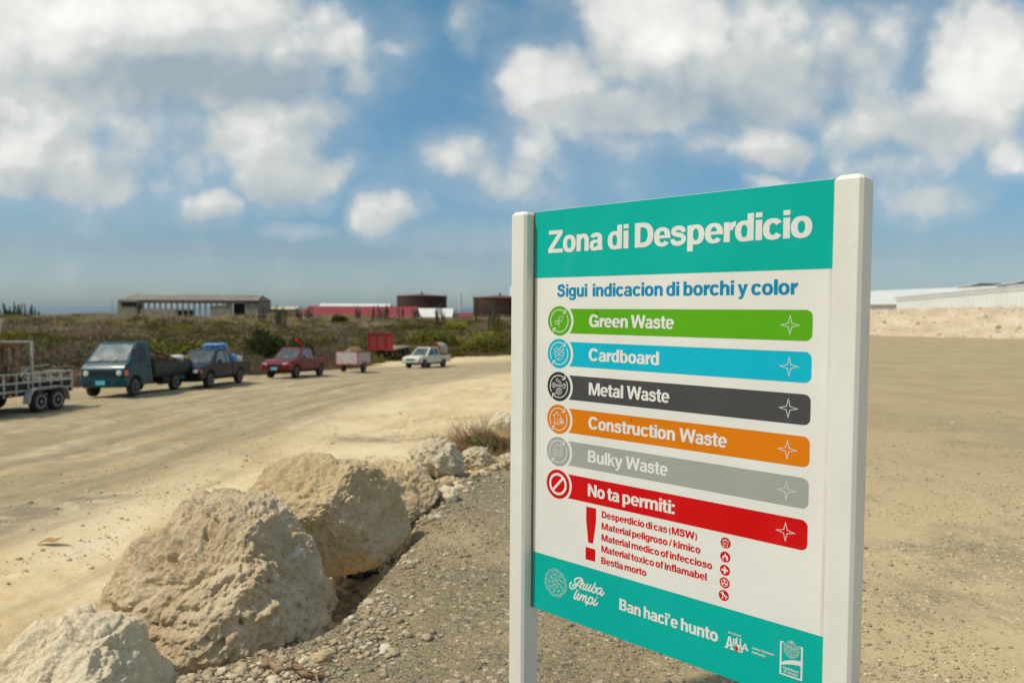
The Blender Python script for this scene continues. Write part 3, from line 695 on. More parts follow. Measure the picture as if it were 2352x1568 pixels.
SCRUB = np.array([(-200, 10), (-40, 24), (-24, 27.5), (-17.6, 31), (-15.6, 37), (-14.5, 45), (-13.6, 55), (-12, 68), (-6, 76), (2, 79), (10, 84), (20, 90), (60, 130), (300, 420)], float)
QUEUE = np.array([(-15.5, -40), (-14.9, 10), (-14.4, 22.6), (-13.5, 29), (-12.9, 36), (-11.2, 43), (-8.6, 54), (-6, 60), (0, 67), (12, 75), (40, 88)], float)
def smooth_loty(y):
    return (np.interp(y - 3, LOTY, LOTZ) + np.interp(y, LOTY, LOTZ) + np.interp(y + 3, LOTY, LOTZ)) / 3
def zones(P):
    de, _ = sdist(P, EDGE); ds, _ = sdist(P, SCRUB); dq, aq = sdist(P, QUEUE)
    return de, ds, dq, aq
def ground(P, fine=True, z=None):
    P = np.atleast_2d(np.asarray(P, float)); de, ds, dq, aq = zones(P) if z is None else z
    P3 = np.c_[P, np.zeros(len(P))]
    y = P[:, 1]; lot = smooth_loty(y)
    wd = np.clip(1.2 + (y - 4) * .12, 1.2, 5)
    s = np.clip((de + .12) / wd, 0, 1); s = s * s * (3 - 2 * s)
    h = lot * s
    # a ditch under the big boulders
    h = h - .30 * np.exp(-((de - .30) / .26) ** 2) * sstep(3.3, 3.9, y) * (1 - sstep(5.3, 6.2, y))
    bm_ = np.exp(-((de - .95) / .75) ** 2) * sstep(5.8, 7.2, y) * (1 - sstep(10.5, 14, y))
    h = h + bm_ * (.30 + .10 * vnoise(P3 * 1.8, 51) + .07 * vnoise(P3 * 4.5, 52))
    hs = sstep(0, 62, ds); far = np.hypot(P[:, 0], P[:, 1])
    crest = -.25 + .55 * vnoise(P3 * .022, 5) + .45 * vnoise(P3 * .06, 7) - .45 * sstep(-35, -80, P[:, 0])
    h = np.where(ds > 0, lot * s * (1 - hs) + crest * hs + .35 * hs * vnoise(P3 * .09, 8), h)
    h = h - sstep(170, 420, far) * 16
    # bank of pale rubble along the far side of the pad
    if fine:
        lo = sstep(.0, 1.2, de)
        h = h + lo * (.035 * vnoise(P3 * .55, 3) + .02 * vnoise(P3 * 1.9, 4)) + (1 - lo) * .018 * vnoise(P3 * .7, 6)
        rut = np.cos(dq * 2.1 + .8 * vnoise(np.c_[aq * .05, dq * .1, dq * 0], 12)) * (np.abs(dq - 3) < 8)
        h = h + .03 * lo * rut * sstep(6, 10, y) * (ds < 0)
        near = 1 - sstep(7, 12, far)
        h = h + near * (.010 * fbm(P3 * 6, 3, 21) + lo * .038 * fbm(P3 * 2.6, 4, 31))
    return h
def gz(x, y): return float(ground([(x, y)])[0])


def on_ground_many(PX):
    """ground points seen at many picture points"""
    PX = np.asarray(PX, float); D = FW + np.outer((PX[:, 0] - 1176) / FPX, RT) + np.outer((784 - PX[:, 1]) / FPX, UPV)
    T = np.geomspace(1.2, 300, 150); Q = CAMP + D[:, None, :] * T[None, :, None]; U = Q[..., 2] < ground(Q[..., :2].reshape(-1, 2)).reshape(len(PX), -1)
    k = np.where(U.any(1), U.argmax(1), len(T) - 1); lo = T[np.maximum(k - 1, 0)]; hi = T[k]
    for _ in range(12):                                      # first crossing, then halve
        d = (lo + hi) / 2; q = CAMP + D * d[:, None]; under = q[:, 2] < ground(q[:, :2])
        hi = np.where(under, d, hi); lo = np.where(under, lo, d)
    q[:, 2] = ground(q[:, :2]); return q
def on_ground(px, py, d=4.0): return Vector(on_ground_many([(px, py)])[0])

GRITC = on_ground(875, 1008)
az = np.unique(np.concatenate([np.arange(-180, -52, 4.0), np.arange(-52, -44, .8), np.arange(-44, 46.01, .14), np.arange(46.8, 54, .8), np.arange(56, 180, 4.0)]))
rr = [.35]
while rr[-1] < 700: rr.append(rr[-1] * (1.013 if rr[-1] < 14 else 1.02 if rr[-1] < 90 else 1.06) + .001)
rr = np.array(rr); A2, R2 = np.meshgrid(np.radians(az), rr)
GP = np.c_[(R2 * np.sin(A2)).ravel(), (R2 * np.cos(A2)).ravel()]
gzones = zones(GP); GH = ground(GP, True, gzones)
na, nr = len(az), len(rr); ii = np.arange(nr - 1)[:, None] * na; jj = np.arange(na)[None]; j2 = (jj + 1) % na
GF = np.stack([(ii + jj), (ii + j2), (ii + na + j2), (ii + na + jj)], -1).reshape(-1, 4)[:, ::-1]
GV = np.c_[GP, GH]; GV = np.r_[GV, [(0, 0, float(GH[:na].mean()))]]
def attr(o, name, val):
    a = o.data.attributes.new(name, 'FLOAT', 'POINT'); a.data.foreach_set('value', np.asarray(val, np.float32))
def ground_material():
    m, t, b = material("sandy_ground")
    P = t.n('ShaderNodeTexCoord').outputs['Object']
    at_ = lambda n: t.n('ShaderNodeAttribute', attribute_name=n).outputs['Fac']
    pad, lane, along, road, scr, gry = at_('pad'), at_('lane'), at_('along'), at_('road'), at_('scrub'), at_('grit')
    big = t.noise(P, .35, 5, .6); mid = t.noise(P, 2.6, 6, .62); sm = t.noise(P, 22, 5, .65); tiny = t.noise(P, 95, 3, .6)
    # yellow sand of the lot
    sand = t.mix(t.ramp(mid, .3, .7), (.55, .405, .215), (.66, .515, .305))
    sand = t.mix(t.ramp(big, .40, .65), sand, (.68, .555, .36))
    sand = t.mix(t.math('MULTIPLY', t.ramp(sm, .54, .72), .75), sand, (.33, .235, .125))
    ls = t.noise(t.comb(t.math('MULTIPLY', lane, 1.6), t.math('MULTIPLY', along, .22), 5.0), 1.3, 6, .65, .5)
    sand = t.mix(t.math('MULTIPLY', t.ramp(ls, .50, .68), .6), sand, (.40, .315, .19)); sand = t.mix(t.math('MULTIPLY', t.ramp(ls, .46, .30), .45), sand, (.70, .60, .43))
    sand = t.mix(t.math('MULTIPLY', t.ramp(t.voro(P, 9.0), .16, .08), t.ramp(t.noise(P, 3, 3), .5, .65)), sand, (.64, .55, .40))
    # wheel-worn lane: grey-buff streaks along the queue
    lv = t.comb(t.math('MULTIPLY', lane, .9), t.math('MULTIPLY', along, .045), 0.0)
    st = t.noise(lv, 1.7, 6, .62, .4)
    lv2 = t.comb(t.math('MULTIPLY', lane, 3.0), t.math('MULTIPLY', along, .10), 3.0); st2 = t.noise(lv2, 1.4, 5, .6, .3)
    rd = t.mix(t.ramp(st, .35, .65), (.215, .178, .108), (.29, .24, .15))
    rd = t.mix(t.math('MULTIPLY', t.ramp(st2, .52, .72), .55), rd, (.17, .14, .085))
    rd = t.mix(t.math('MULTIPLY', t.ramp(sm, .55, .75), .3), rd, (.38, .32, .21))
    # paired tyre tracks, wandering and broken
    wob = t.noise(t.comb(t.math('MULTIPLY', along, .06), t.math('MULTIPLY', lane, .15), 7.0), 1.0, 4, .6)
    ph_ = t.math('SINE', t.math('ADD', t.math('MULTIPLY', lane, 4.4), t.math('MULTIPLY', wob, 16.0)))
    brk = t.ramp(t.noise(t.comb(t.math('MULTIPLY', along, .12), t.math('MULTIPLY', lane, .5), 1.0), 1.2, 4, .6), .42, .62)
    rd = t.mix(t.math('MULTIPLY', t.math('MULTIPLY', t.ramp(ph_, .55, .95), brk), .6), rd, (.155, .127, .08))
    rd = t.mix(t.math('MULTIPLY', t.math('MULTIPLY', t.ramp(ph_, -.6, -.95), brk), .6), rd, (.40, .335, .215))
    k = t.mix(t.math('MULTIPLY', road, t.ramp(t.math('ADD', t.math('MULTIPLY', st, .6), t.math('MULTIPLY', mid, .4)), .25, .62)), sand, rd)
    k = t.mix(t.math('MULTIPLY', gry, t.ramp(mid, .35, .6)), k, (.25, .205, .14))
    # crushed stone of the pad
    vc = t.voro(P, 95, 'F1', 'Color'); vd = t.voro(P, 95); v2 = t.voro(P, 44, 'F1', 'Color'); r1 = t.xyz(vc)[0]; r2 = t.xyz(v2)[1]
    gr = t.mix(r1, (.175, .143, .088), (.325, .262, .163))
    gr = t.mix(t.ramp(r2, .90, .97), gr, (.44, .37, .265)); gr = t.mix(t.ramp(r2, .14, .06), gr, (.135, .125, .098))
    dust = t.mix(mid, (.36, .283, .165), (.45, .357, .212))
    dm = t.ramp(t.math('ADD', t.math('MULTIPLY_ADD', t.ramp(t.xyz(P)[0], .2, 2.6), .13, t.math('MULTIPLY', big, .5)), t.math('MULTIPLY', t.noise(P, 1.3, 5, .65), .5)), .46, .66)
    gr = t.mix(t.math('MULTIPLY', dm, .80), gr, dust)
    far = at_('far')
    east = t.math('MULTIPLY', t.ramp(t.xyz(P)[0], .3, 2.2), t.math('SUBTRACT', 1.0, far))
    gr = t.mix(east, gr, (1.30, 1.29, 1.27), 'MULTIPLY')
    gr = t.mix(t.math('MULTIPLY', far, .75), gr, t.mix(t.ramp(t.noise(P, .8, 6, .6), .3, .7), (.345, .27, .155), (.43, .345, .205)))
    tr = t.noise(t.vec('MULTIPLY', P, (.6, .8, 1)), .35, 7, .66, 1.0)
    gr = t.mix(t.math('MULTIPLY', t.ramp(tr, .57, .70), .32), gr, (.27, .21, .125))
    pm = t.ramp(t.math('ADD', pad, t.math('MULTIPLY', t.math('SUBTRACT', mid, .5), .5)), .35, .6)
    k = t.mix(pm, k, gr)
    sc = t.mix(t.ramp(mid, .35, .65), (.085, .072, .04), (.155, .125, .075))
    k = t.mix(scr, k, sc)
    t.put(b.inputs['Base Color'], k); b.inputs['Roughness'].default_value = .95; b.inputs['Specular IOR Level'].default_value = .15
    hgt = t.math('ADD', t.math('MULTIPLY', t.math('SUBTRACT', .5, vd), t.math('MULTIPLY', pm, t.math('SUBTRACT', 1.0, t.math('MULTIPLY', dm, .6)))), t.math('ADD', t.math('MULTIPLY', sm, .7), t.math('MULTIPLY', tiny, .35)))
    t.put(b.inputs['Normal'], t.bump(hgt, .6, .010))
    return m
m_ground = ground_material()
gobj = mesh_np("ground", GV, GF, m_ground, True); tag(gobj, None, None, None, 'structure')
# cap under the viewer
de, ds, dq, aq = gzones; ap = lambda v, e: np.r_[v, [e]]
fr = np.hypot(GP[:, 0], GP[:, 1])
attr(gobj, 'pad', ap(1 - sstep(-.10, .22, de), 1)); attr(gobj, 'lane', ap(dq, 9)); attr(gobj, 'along', ap(aq, 0))
rdm = (1 - sstep(5.5, 8.2, np.abs(dq + 2.4))) * (ds < 1) * sstep(1.5, 4, de)
attr(gobj, 'road', ap(rdm * .95, 0)); attr(gobj, 'scrub', ap(sstep(0, 3, ds), 0)); attr(gobj, 'far', ap(sstep(5, 14, fr), 0))
gs = GRITC
grit = np.exp(-(((GP[:, 0] - gs[0]) / 1.3) ** 2 + ((GP[:, 1] - gs[1]) / .55) ** 2)) + .8 * np.exp(-((dq + 9.3 + .5 * np.sin(aq * .6)) / .5) ** 2) * (fr < 12)
attr(gobj, 'grit', ap(np.clip(grit * 1.3, 0, .9), 0))

# the sea
def sea_material():
    m, t, b = material("sea_water"); P = t.n('ShaderNodeTexCoord').outputs['Object']
    t.put(b.inputs['Base Color'], t.mix(t.noise(P, .004, 4), (.035, .085, .12), (.05, .115, .155))); b.inputs['Roughness'].default_value = .35
    t.put(b.inputs['Normal'], t.bump(t.noise(t.vec('MULTIPLY', P, (1, .4, 1)), .3, 5, .6), .5, .6)); return m
n = 96; v = []; f = []
for r in (250, 700, 2500, 9000, 30000):
    for k in range(n): v.append((r * math.sin(2 * math.pi * k / n), r * math.cos(2 * math.pi * k / n), -9.0))
for i in range(4):
    for k in range(n): f.append([i * n + k, (i + 1) * n + k, (i + 1) * n + (k + 1) % n, i * n + (k + 1) % n][::-1])
tag(mesh_np("sea", v, f, sea_material()), None, None, None, 'structure')

# ------------------------------------------------------------------ rocks
def rock_material(name, c1, c2, c3, white, wk, bump=1.0, sc=1.0):
    m, t, b = material(name); P = t.n('ShaderNodeTexCoord').outputs['Object']
    n1 = t.noise(P, 2.2 * sc, 6, .62, .1); n2 = t.noise(P, 11 * sc, 7, .68, 0); n3 = t.noise(P, 48 * sc, 5, .7); pit = t.voro(t.vec('ADD', P, t.noise(P, 20 * sc, 3, .6, 0, True)), 34 * sc)
    k = t.mix(t.ramp(n1, .35, .65), c1, c2)
    k = t.mix(t.math('MULTIPLY', t.ramp(n2, .50, .70), .7), k, c3)
    wn_ = t.noise(t.vec('ADD', P, (3.1, 1.7, .4)), 4.2 * sc, 6, .62, 1.1)
    k = t.mix(t.math('MULTIPLY', t.ramp(wn_, .60, .68), wk), k, white)
    k = t.mix(t.math('MULTIPLY', t.ramp(n3, .54, .74), .6), k, tuple(c * .42 for c in c1))
    t.put(b.inputs['Base Color'], k); b.inputs['Roughness'].default_value = .92; b.inputs['Specular IOR Level'].default_value = .2
    h = t.math('ADD', t.math('MULTIPLY', n2, 1.1), t.math('ADD', t.math('MULTIPLY', n3, .55), t.math('MULTIPLY', t.ramp(pit, .02, .35), .35)))
    t.put(b.inputs['Normal'], t.bump(h, bump * .8, .022)); return m
m_rock_brown = rock_material("rock_brown", (.55, .415, .255), (.66, .525, .35), (.41, .285, .16), (.74, .70, .62), .75)
m_rock_tan = rock_material("rock_tan", (.56, .415, .23), (.66, .515, .32), (.41, .28, .145), (.62, .57, .48), .35)
m_rock_pale = rock_material("rock_pale", (.74, .61, .41), (.80, .68, .49), (.62, .47, .28), (.70, .66, .58), .5)
m_rock_lime = rock_material("rock_limestone", (.66, .55, .37), (.74, .65, .48), (.50, .37, .19), (.68, .63, .52), .4, 1.0, 2.0)
def ico(n):
    bm = bmesh.new(); bmesh.ops.create_icosphere(bm, subdivisions=n, radius=1.0)
    V = np.array([q.co[:] for q in bm.verts]); F = np.array([[q.index for q in f.verts] for f in bm.faces], np.int32); bm.free(); return V, F
ICO = {}
def boulder(label, outline, ctr, depth, back, mat_, planes=(), amp=.05, seed=1, sub=7, fine=.014, front=None, name="boulder", group=None, knob=0):
    """a rock whose silhouette from the path is OUTLINE (picture pixels); DEPTH is its distance, BACK/FRONT its half thickness in metres"""
    if sub not in ICO: ICO[sub] = ico(sub)
    V, F = ICO[sub]; c = at(ctr[0], ctr[1], depth); k = depth / FPX; front = front or back
    o = np.array(outline, float); dx = (o[:, 0] - ctr[0]) * k; dy = -(o[:, 1] - ctr[1]) * k
    ang = np.arctan2(dy, dx); rad = np.hypot(dx, dy); s = np.argsort(ang); ang = ang[s]; rad = rad[s]
    view = np.array(ray(*ctr)); view /= np.linalg.norm(view); rt = np.cross(view, UPV); rt /= np.linalg.norm(rt); up = np.cross(rt, view)
    a, b_, d = V @ rt, V @ up, -(V @ view)
    ph = np.arctan2(b_, a); r = np.interp(ph, np.r_[ang - 2 * np.pi, ang, ang + 2 * np.pi], np.r_[rad, rad, rad])
    st = np.sqrt(np.clip(1 - d * d, 0, 1)) ** .8; dep = np.sign(d) * np.abs(d) ** .85 * np.where(d > 0, front, back)
    L = (np.cos(ph) * r * st)[:, None] * rt + (np.sin(ph) * r * st)[:, None] * up + dep[:, None] * (-view)
    size = rad.mean()
    for (px, py, pz, h) in planes:                          # broken faces: (right, up, toward the viewer, distance)
        nn = np.array([px, py, pz], float); nn /= np.linalg.norm(nn); nw = nn[0] * rt + nn[1] * up - nn[2] * view
        ex = np.clip(L @ nw - h * size, 0, None); L = L - (ex * .9)[:, None] * nw
    nrm = L / np.maximum(np.linalg.norm(L, axis=1), 1e-6)[:, None]
    q = L / size
    e = amp * size * (fbm(q * 1.7 + seed, 3, seed) + .55 * fbm(q * 4.2 + seed, 4, seed + 9, .55, True) - .1)
    w1, _ = worley(q * 5.5 + fbm(q * 3, 2, seed + 3)[:, None] * .6, seed); e = e - amp * size * .75 * np.clip(.42 - w1, 0, 1) * (fbm(q * 1.3, 2, seed + 5) > -.2)
    w3, _ = worley(q * 11 + .5 * fbm(q * 6, 2, seed + 6)[:, None], seed + 7); w4, _ = worley(q * 23, seed + 8); w5, _ = worley(q * 7.3 + .4 * fbm(q * 9, 2, seed + 2)[:, None], seed + 11)
    eg, idc = worley_edge(q * np.array([1.9, 1.9, 2.6]) + .35 * fbm(q * 2.2, 3, seed + 15)[:, None], seed + 16); eg2, id2 = worley_edge(q * 4.6 + .3 * fbm(q * 5, 2, seed + 17)[:, None], seed + 18)
    e = e + size * (.080 * (idc - .5) * sstep(0, .16, eg) + .014 * (id2 - .5) * sstep(0, .2, eg2)) - size * .014 * np.exp(-(eg / .035) ** 2) * (fbm(q * 1.9, 2, seed + 19) > -.1)
    rough = .55 + .45 * sstep(-.25, .25, fbm(q * 2.1, 2, seed + 12))
    e = e + fine * size * rough * (2.1 * fbm(q * 12, 5, seed + 20, .70) + 1.8 * (.5 - w3) + 1.6 * (.5 - w4)) - fine * size * 3.2 * sstep(.34, .10, w5) * sstep(.0, .35, fbm(q * 2.6, 3, seed + 13))
    if knob: w2, i2 = worley(q * 3.2, seed + 40); e = e + knob * size * np.clip(.6 - w2, 0, 1)
    L = L + nrm * e[:, None]
    ob = mesh_np(name, L, F, mat_, True); ob.location = tuple(c)
    return tag(ob, label, "rock", group)
GRP = "boulders lining the edge of the gravel pad"
boulder("big brown pitted boulder with white scars, in front of the others", [(236, 1420), (240, 1330), (262, 1290), (300, 1265), (400, 1212), (425, 1165), (455, 1130), (510, 1108), (570, 1106), (630, 1125), (665, 1155), (705, 1205), (742, 1270), (770, 1322), (800, 1372), (785, 1420), (740, 1470), (680, 1510), (600, 1560), (520, 1600), (400, 1620), (310, 1540), (262, 1470)], (520, 1370), 3.95, .50, m_rock_brown,
        [(-.42, .40, .80, .62), (.80, .30, .52, .60), (.15, .90, .40, .74), (.25, -.35, .9, .80), (-.85, .2, .45, .78)], .075, 3, 8, .020, .58, "boulder", GRP)
boulder("tan boulder behind the big brown one, over the dark hollow", [(560, 1200), (592, 1110), (625, 1072), (690, 1052), (780, 1050), (838, 1058), (880, 1090), (915, 1130), (940, 1180), (952, 1222), (930, 1246), (880, 1275), (820, 1306), (760, 1308), (690, 1320), (600, 1290)], (755, 1180), 5.15, .55, m_rock_tan,
        [(-.2, .55, .8, .62), (.62, .1, .78, .58), (.1, -.45, .88, .66), (.3, .92, .3, .78), (.85, .1, .5, .86)], .085, 14, 7, .018, .6, "boulder", GRP)
boulder("rounded cream boulder at the near bottom corner, paler than the rest", [(-190, 1640), (-120, 1560), (-40, 1512), (10, 1488), (60, 1456), (120, 1428), (190, 1414), (240, 1424), (282, 1458), (318, 1510), (362, 1552), (395, 1592), (400, 1660), (330, 1760), (150, 1800), (-80, 1780)], (130, 1610), 3.05, .42, m_rock_pale,
        [(.2, .8, .5, .72), (-.3, .5, .8, .66), (.7, .2, .6, .74)], .06, 25, 7, .013, .42, "boulder", GRP)
boulder("low tan boulder just past the hollow, crumbling at its foot", [(800, 1110), (826, 1072), (870, 1064), (930, 1066), (972, 1082), (1000, 1112), (1004, 1140), (985, 1170), (955, 1200), (900, 1230), (830, 1200)], (905, 1140), 6.15, .5, m_rock_tan,
        [(.4, .5, .8, .62), (.1, .9, .4, .7)], .10, 36, 6, .025, .45, "boulder", GRP)
boulder("knobbly pale limestone lump beside the dry bush", [(938, 1070), (950, 1038), (985, 1014), (1022, 1018), (1048, 1040), (1064, 1072), (1050, 1090), (990, 1092), (950, 1085)], (1003, 1056), 7.2, .24, m_rock_lime, [], .15, 47, 6, .04, .24, "boulder", GRP, .35)
boulder("small ochre limestone lump under the dry bush", [(1058, 1072), (1066, 1042), (1095, 1028), (1122, 1040), (1134, 1070), (1110, 1084), (1076, 1084)], (1096, 1058), 7.7, .2, m_rock_lime, [], .15, 58, 6, .04, .2, "boulder", GRP, .3)
boulder("cream limestone block half hidden by the sign post", [(1136, 1072), (1140, 1056), (1160, 1044), (1190, 1046), (1206, 1060), (1204, 1080), (1170, 1088)], (1172, 1066), 7.9, .25, m_rock_lime, [], .12, 69, 6, .03, .25, "boulder", GRP, .2)
boulder("pale limestone block above the dry bush, near the sign post", [(1122, 975), (1132, 960), (1150, 948), (1175, 952), (1192, 975), (1175, 996), (1140, 992)], (1158, 972), 10.6, .25, m_rock_lime, [], .12, 80, 6, .03, .3, "boulder", GRP, .2)
def stone(px, py, size, mat_, label, seed, name="stone", group="loose stones beside the boulders", flat=.7):
    # small stone lying on the ground at a picture point
    q = on_ground(px, py)
    V, F = ico(4); n_ = fbm(V * 1.4 + seed, 3, seed); L = V * (1 + .32 * n_ + .10 * fbm(V * 5, 3, seed + 1))[:, None] * np.array([1, .8, flat]) * size
    o = mesh_np(name, L, F, mat_, True); o.location = (q[0], q[1], q[2] + size * flat * .35); o.rotation_euler = (0, 0, seed * 1.3)
    return tag(o, label, "stone", group)
stone(800, 1345, .05, m_rock_tan, "square tan stone wedged beside the bottle in the hollow", 3)
stone(776, 1335, .055, m_rock_brown, "brown stone in the hollow against the big boulder", 4)
stone(738, 1515, .05, m_rock_tan, "jagged tan stone at the shaded foot of the big boulder", 5)
stone(700, 1522, .035, m_rock_pale, "pale stone by the dead branch", 6)
stone(655, 1552, .03, m_rock_pale, "cream pebble lying on the dead branch end", 7)
stone(512, 1545, .028, m_rock_pale, "cream pebble at the foot of the big boulder", 8)
stone(1005, 1098, .07, m_rock_brown, "dark brown stone below the knobbly limestone lump", 9)
stone(1035, 1085, .05, m_rock_lime, "small pale stone between the two limestone lumps", 10)
rgs = random.Random(19)
for k in range(64):
    px = rgs.uniform(930, 1172); lo_ = 1200 - (px - 950) * .58; up_ = 1062 - (px - 930) * .50; py = up_ + (lo_ - up_) * rgs.random() ** .8
    stone(px, py, rgs.choice([.03, .035, .04, .05, .06, .08, .11]) * rgs.uniform(.8, 1.2), rgs.choice([m_rock_lime, m_rock_tan, m_rock_tan, m_rock_pale]), "rough tan stone in the rubble strip between the boulders and the dry bush", 20 + k, "stone", "rubble stones along the pad edge", rgs.uniform(.55, .85))
# bottle lying in the hollow
def bottle_material():
    m, t, b = material("bottle_glass"); b.inputs['Base Color'].default_value = (.012, .015, .03, 1); b.inputs['Roughness'].default_value = .12
    t.put(b.inputs['Roughness'], t.math('MULTIPLY_ADD', t.noise(None, 40, 3), .2, .05)); return m
q = on_ground(830, 1330)
bt = thing("bottle", "dark glass bottle lying in the hollow between the boulders", "bottle", (q[0], q[1], q[2] + .045), R(14))
mbt = bottle_material()
MB().lathe([(.0, -.11), (.033, -.11), (.036, -.10), (.036, .03), (.030, .06), (.015, .09), (.0135, .13), (0, .13)], 20, 'x').build("glass_body", mbt, bt, 0, 2, True)
MB().lathe([(.0364, -.07), (.0366, -.068), (.0366, .01), (.0364, .012)], 20, 'x').build("paper_label", paint("bottle_label", (.06, .075, .12), .3), bt, 0, 2, True)
# dead branch and dry leaf
m_twig = paint("dead_wood", (.27, .175, .10), .85, var=.35, scale=30, bump=.4, bscale=90)
br_ = MB(); a, b = on_ground(600, 1540), on_ground(745, 1566)
pts = [a.lerp(b, k / 7) + Vector((0, .02 * math.sin(k * 2.1), .025 + .008 * (k % 2))) for k in range(8)]
br_.tube(pts, [.012, .014, .016, .016, .015, .013, .010, .006], 9)
for k, (dx, dy, dz) in enumerate(((-.10, .06, .05), (.06, .10, .04), (.12, -.06, .05), (-.12, -.06, .03), (.16, .02, .07), (.05, -.12, .02))):
    p0 = pts[1 + k % 6]; p1 = p0 + Vector((dx, dy, dz)) * .6; br_.tube([p0, p0.lerp(p1, .5) + Vector((0, 0, .012)), p1, p1 + Vector((dx * .4, dy * .2, -.02))], [.006, .005, .004, .002], 6)
tag(br_.build("dead_branch", m_twig, None, 0, 2, True), "dry brown branch with twigs on the pebbles at the big boulder's foot", "branch")
m_leaf_dry = paint("dry_bark", (.42, .245, .07), .8, var=.3, scale=20)
q = on_ground(118, 1250, 6); lf = MB(); v = []; f = []
for i in range(9):
    for j in range(5):
        x = (i / 8 - .5) * .26; wd = .05 * math.sin(math.pi * (.08 + .84 * i / 8)); y = (j / 4 - .5) * 2 * wd
        v.append((x, y, .028 + .025 * abs(math.sin(i * .6)) + .25 * y * y / .05 + .02 * (i == 8)))
for i in range(8):
    for j in range(4): f.append([i * 5 + j, (i + 1) * 5 + j, (i + 1) * 5 + j + 1, i * 5 + j + 1])
lf.add(v, f); lf.add([(a, b, c - .004) for a, b, c in v], [q_[::-1] for q_ in f])
o = lf.build("dry_leaf", m_leaf_dry, None, 0, 2, True); o.location = q; o.rotation_euler = (R(4), R(-8), R(12))
tag(o, "curled ochre dry leaf lying alone on the sand left of the boulders", "leaf")

# ------------------------------------------------------------------ loose gravel (uncountable)
def stones_mass(name, pts, sizes, m, seed, sub=1, flat=.62):
    rg = np.random.default_rng(seed); V0, F0 = ico(sub); n = len(pts); nv = len(V0)
    ax = rg.normal(size=(n, 3)); ax /= np.linalg.norm(ax, axis=1)[:, None]; th = rg.uniform(0, 6.28, n)
    jit = 1 + rg.uniform(-.32, .32, (n, nv)); V = V0[None] * jit[..., None]
    c, s = np.cos(th)[:, None, None], np.sin(th)[:, None, None]; a = ax[:, None, :]
    V = V * c + np.cross(np.broadcast_to(a, V.shape), V) * s + a * (V * a).sum(-1, keepdims=True) * (1 - c)
    V = V * np.stack([np.ones(n), rg.uniform(.65, 1, n), rg.uniform(flat - .15, flat + .2, n)], 1)[:, None, :] * sizes[:, None, None] + pts[:, None, :]
    F = (F0[None] + (np.arange(n) * nv)[:, None, None]).reshape(-1, 3)
    return mesh_np(name, V.reshape(-1, 3), F, m, False)
def gravel_material(name, ca, cb, cc, cd):
    m, t, b = material(name); r = t.n('ShaderNodeNewGeometry').outputs['Random Per Island']
    k = t.mix(r, ca, cb); k = t.mix(t.ramp(r, .84, .90), k, cc); k = t.mix(t.math('MULTIPLY', t.ramp(r, .22, .20), .8), k, cd)
    k = t.mix(t.math('MULTIPLY', t.noise(t.n('ShaderNodeTexCoord').outputs['Object'], 60, 4, .6), .4), k, (.40, .33, .22))
    t.put(b.inputs['Base Color'], k); b.inputs['Roughness'].default_value = .9; b.inputs['Specular IOR Level'].default_value = .2; return m
m_grav = gravel_material("crushed_stone", (.17, .148, .108), (.36, .30, .205), (.58, .50, .37), (.12, .12, .102))
m_grav_sand = gravel_material("sand_pebbles", (.42, .32, .18), (.58, .46, .30), (.68, .60, .46), (.34, .25, .15))
def scatter(n, x0, x1, y0, y1, keep, seed):
    rg = np.random.default_rng(seed); u = rg.uniform(0, 1, n); y = y0 * (y1 / y0) ** u; k = y / y1
    P = np.c_[rg.uniform(x0, x1, n), y]; P[:, 0] = P[:, 0] * 1.0
    m = keep(P); return P[m], rg
P, rg = scatter(150000, -1.5, 9.5, 2.0, 17, lambda P: (np.abs(P[:, 0]) < P[:, 1] * .80 + .3) & (sdist(P, EDGE)[0] < .12), 5)
cl = fbm(np.c_[P * 1.5, P[:, :1] * 0], 3, 40); ed = sdist(P, EDGE)[0]; fade = sstep(5, 17, P[:, 1]) * 1.1
P = P[(cl + rg.uniform(-.55, .55, len(P)) - fade > -.05) | ((ed > -.35) & (P[:, 1] < 8))][:52000]
sz = np.clip(rg.lognormal(math.log(.0046), .5, len(P)), .003, .022) * (1 + .02 * P[:, 1])
east = P[:, 0] + rg.normal(size=len(P)) * .5 > 1.0
m_grav2 = gravel_material("tan_stone", (.34, .275, .17), (.52, .43, .275), (.66, .57, .42), (.26, .22, .15))
for sel, m_ in ((~east, m_grav), (east, m_grav2)):
    tag(stones_mass("gravel", np.c_[P, ground(P) + sz * .2][sel], sz[sel], m_, 6), None, None, None, 'stuff')
P, rg = scatter(60000, -9, 1.0, 3.0, 22, lambda P: (np.abs(P[:, 0]) < P[:, 1] * .8 + .3) & (sdist(P, EDGE)[0] > .1), 8)
cl = fbm(np.c_[P * .8, P[:, :1] * 0], 3, 44); P = P[cl + rg.uniform(-.5, .5, len(P)) > .22][:6500]
sz = np.clip(rg.lognormal(math.log(.009), .55, len(P)), .004, .06)
tag(stones_mass("sand_pebbles", np.c_[P, ground(P) + sz * .2], sz, m_grav_sand, 9), None, None, None, 'stuff')
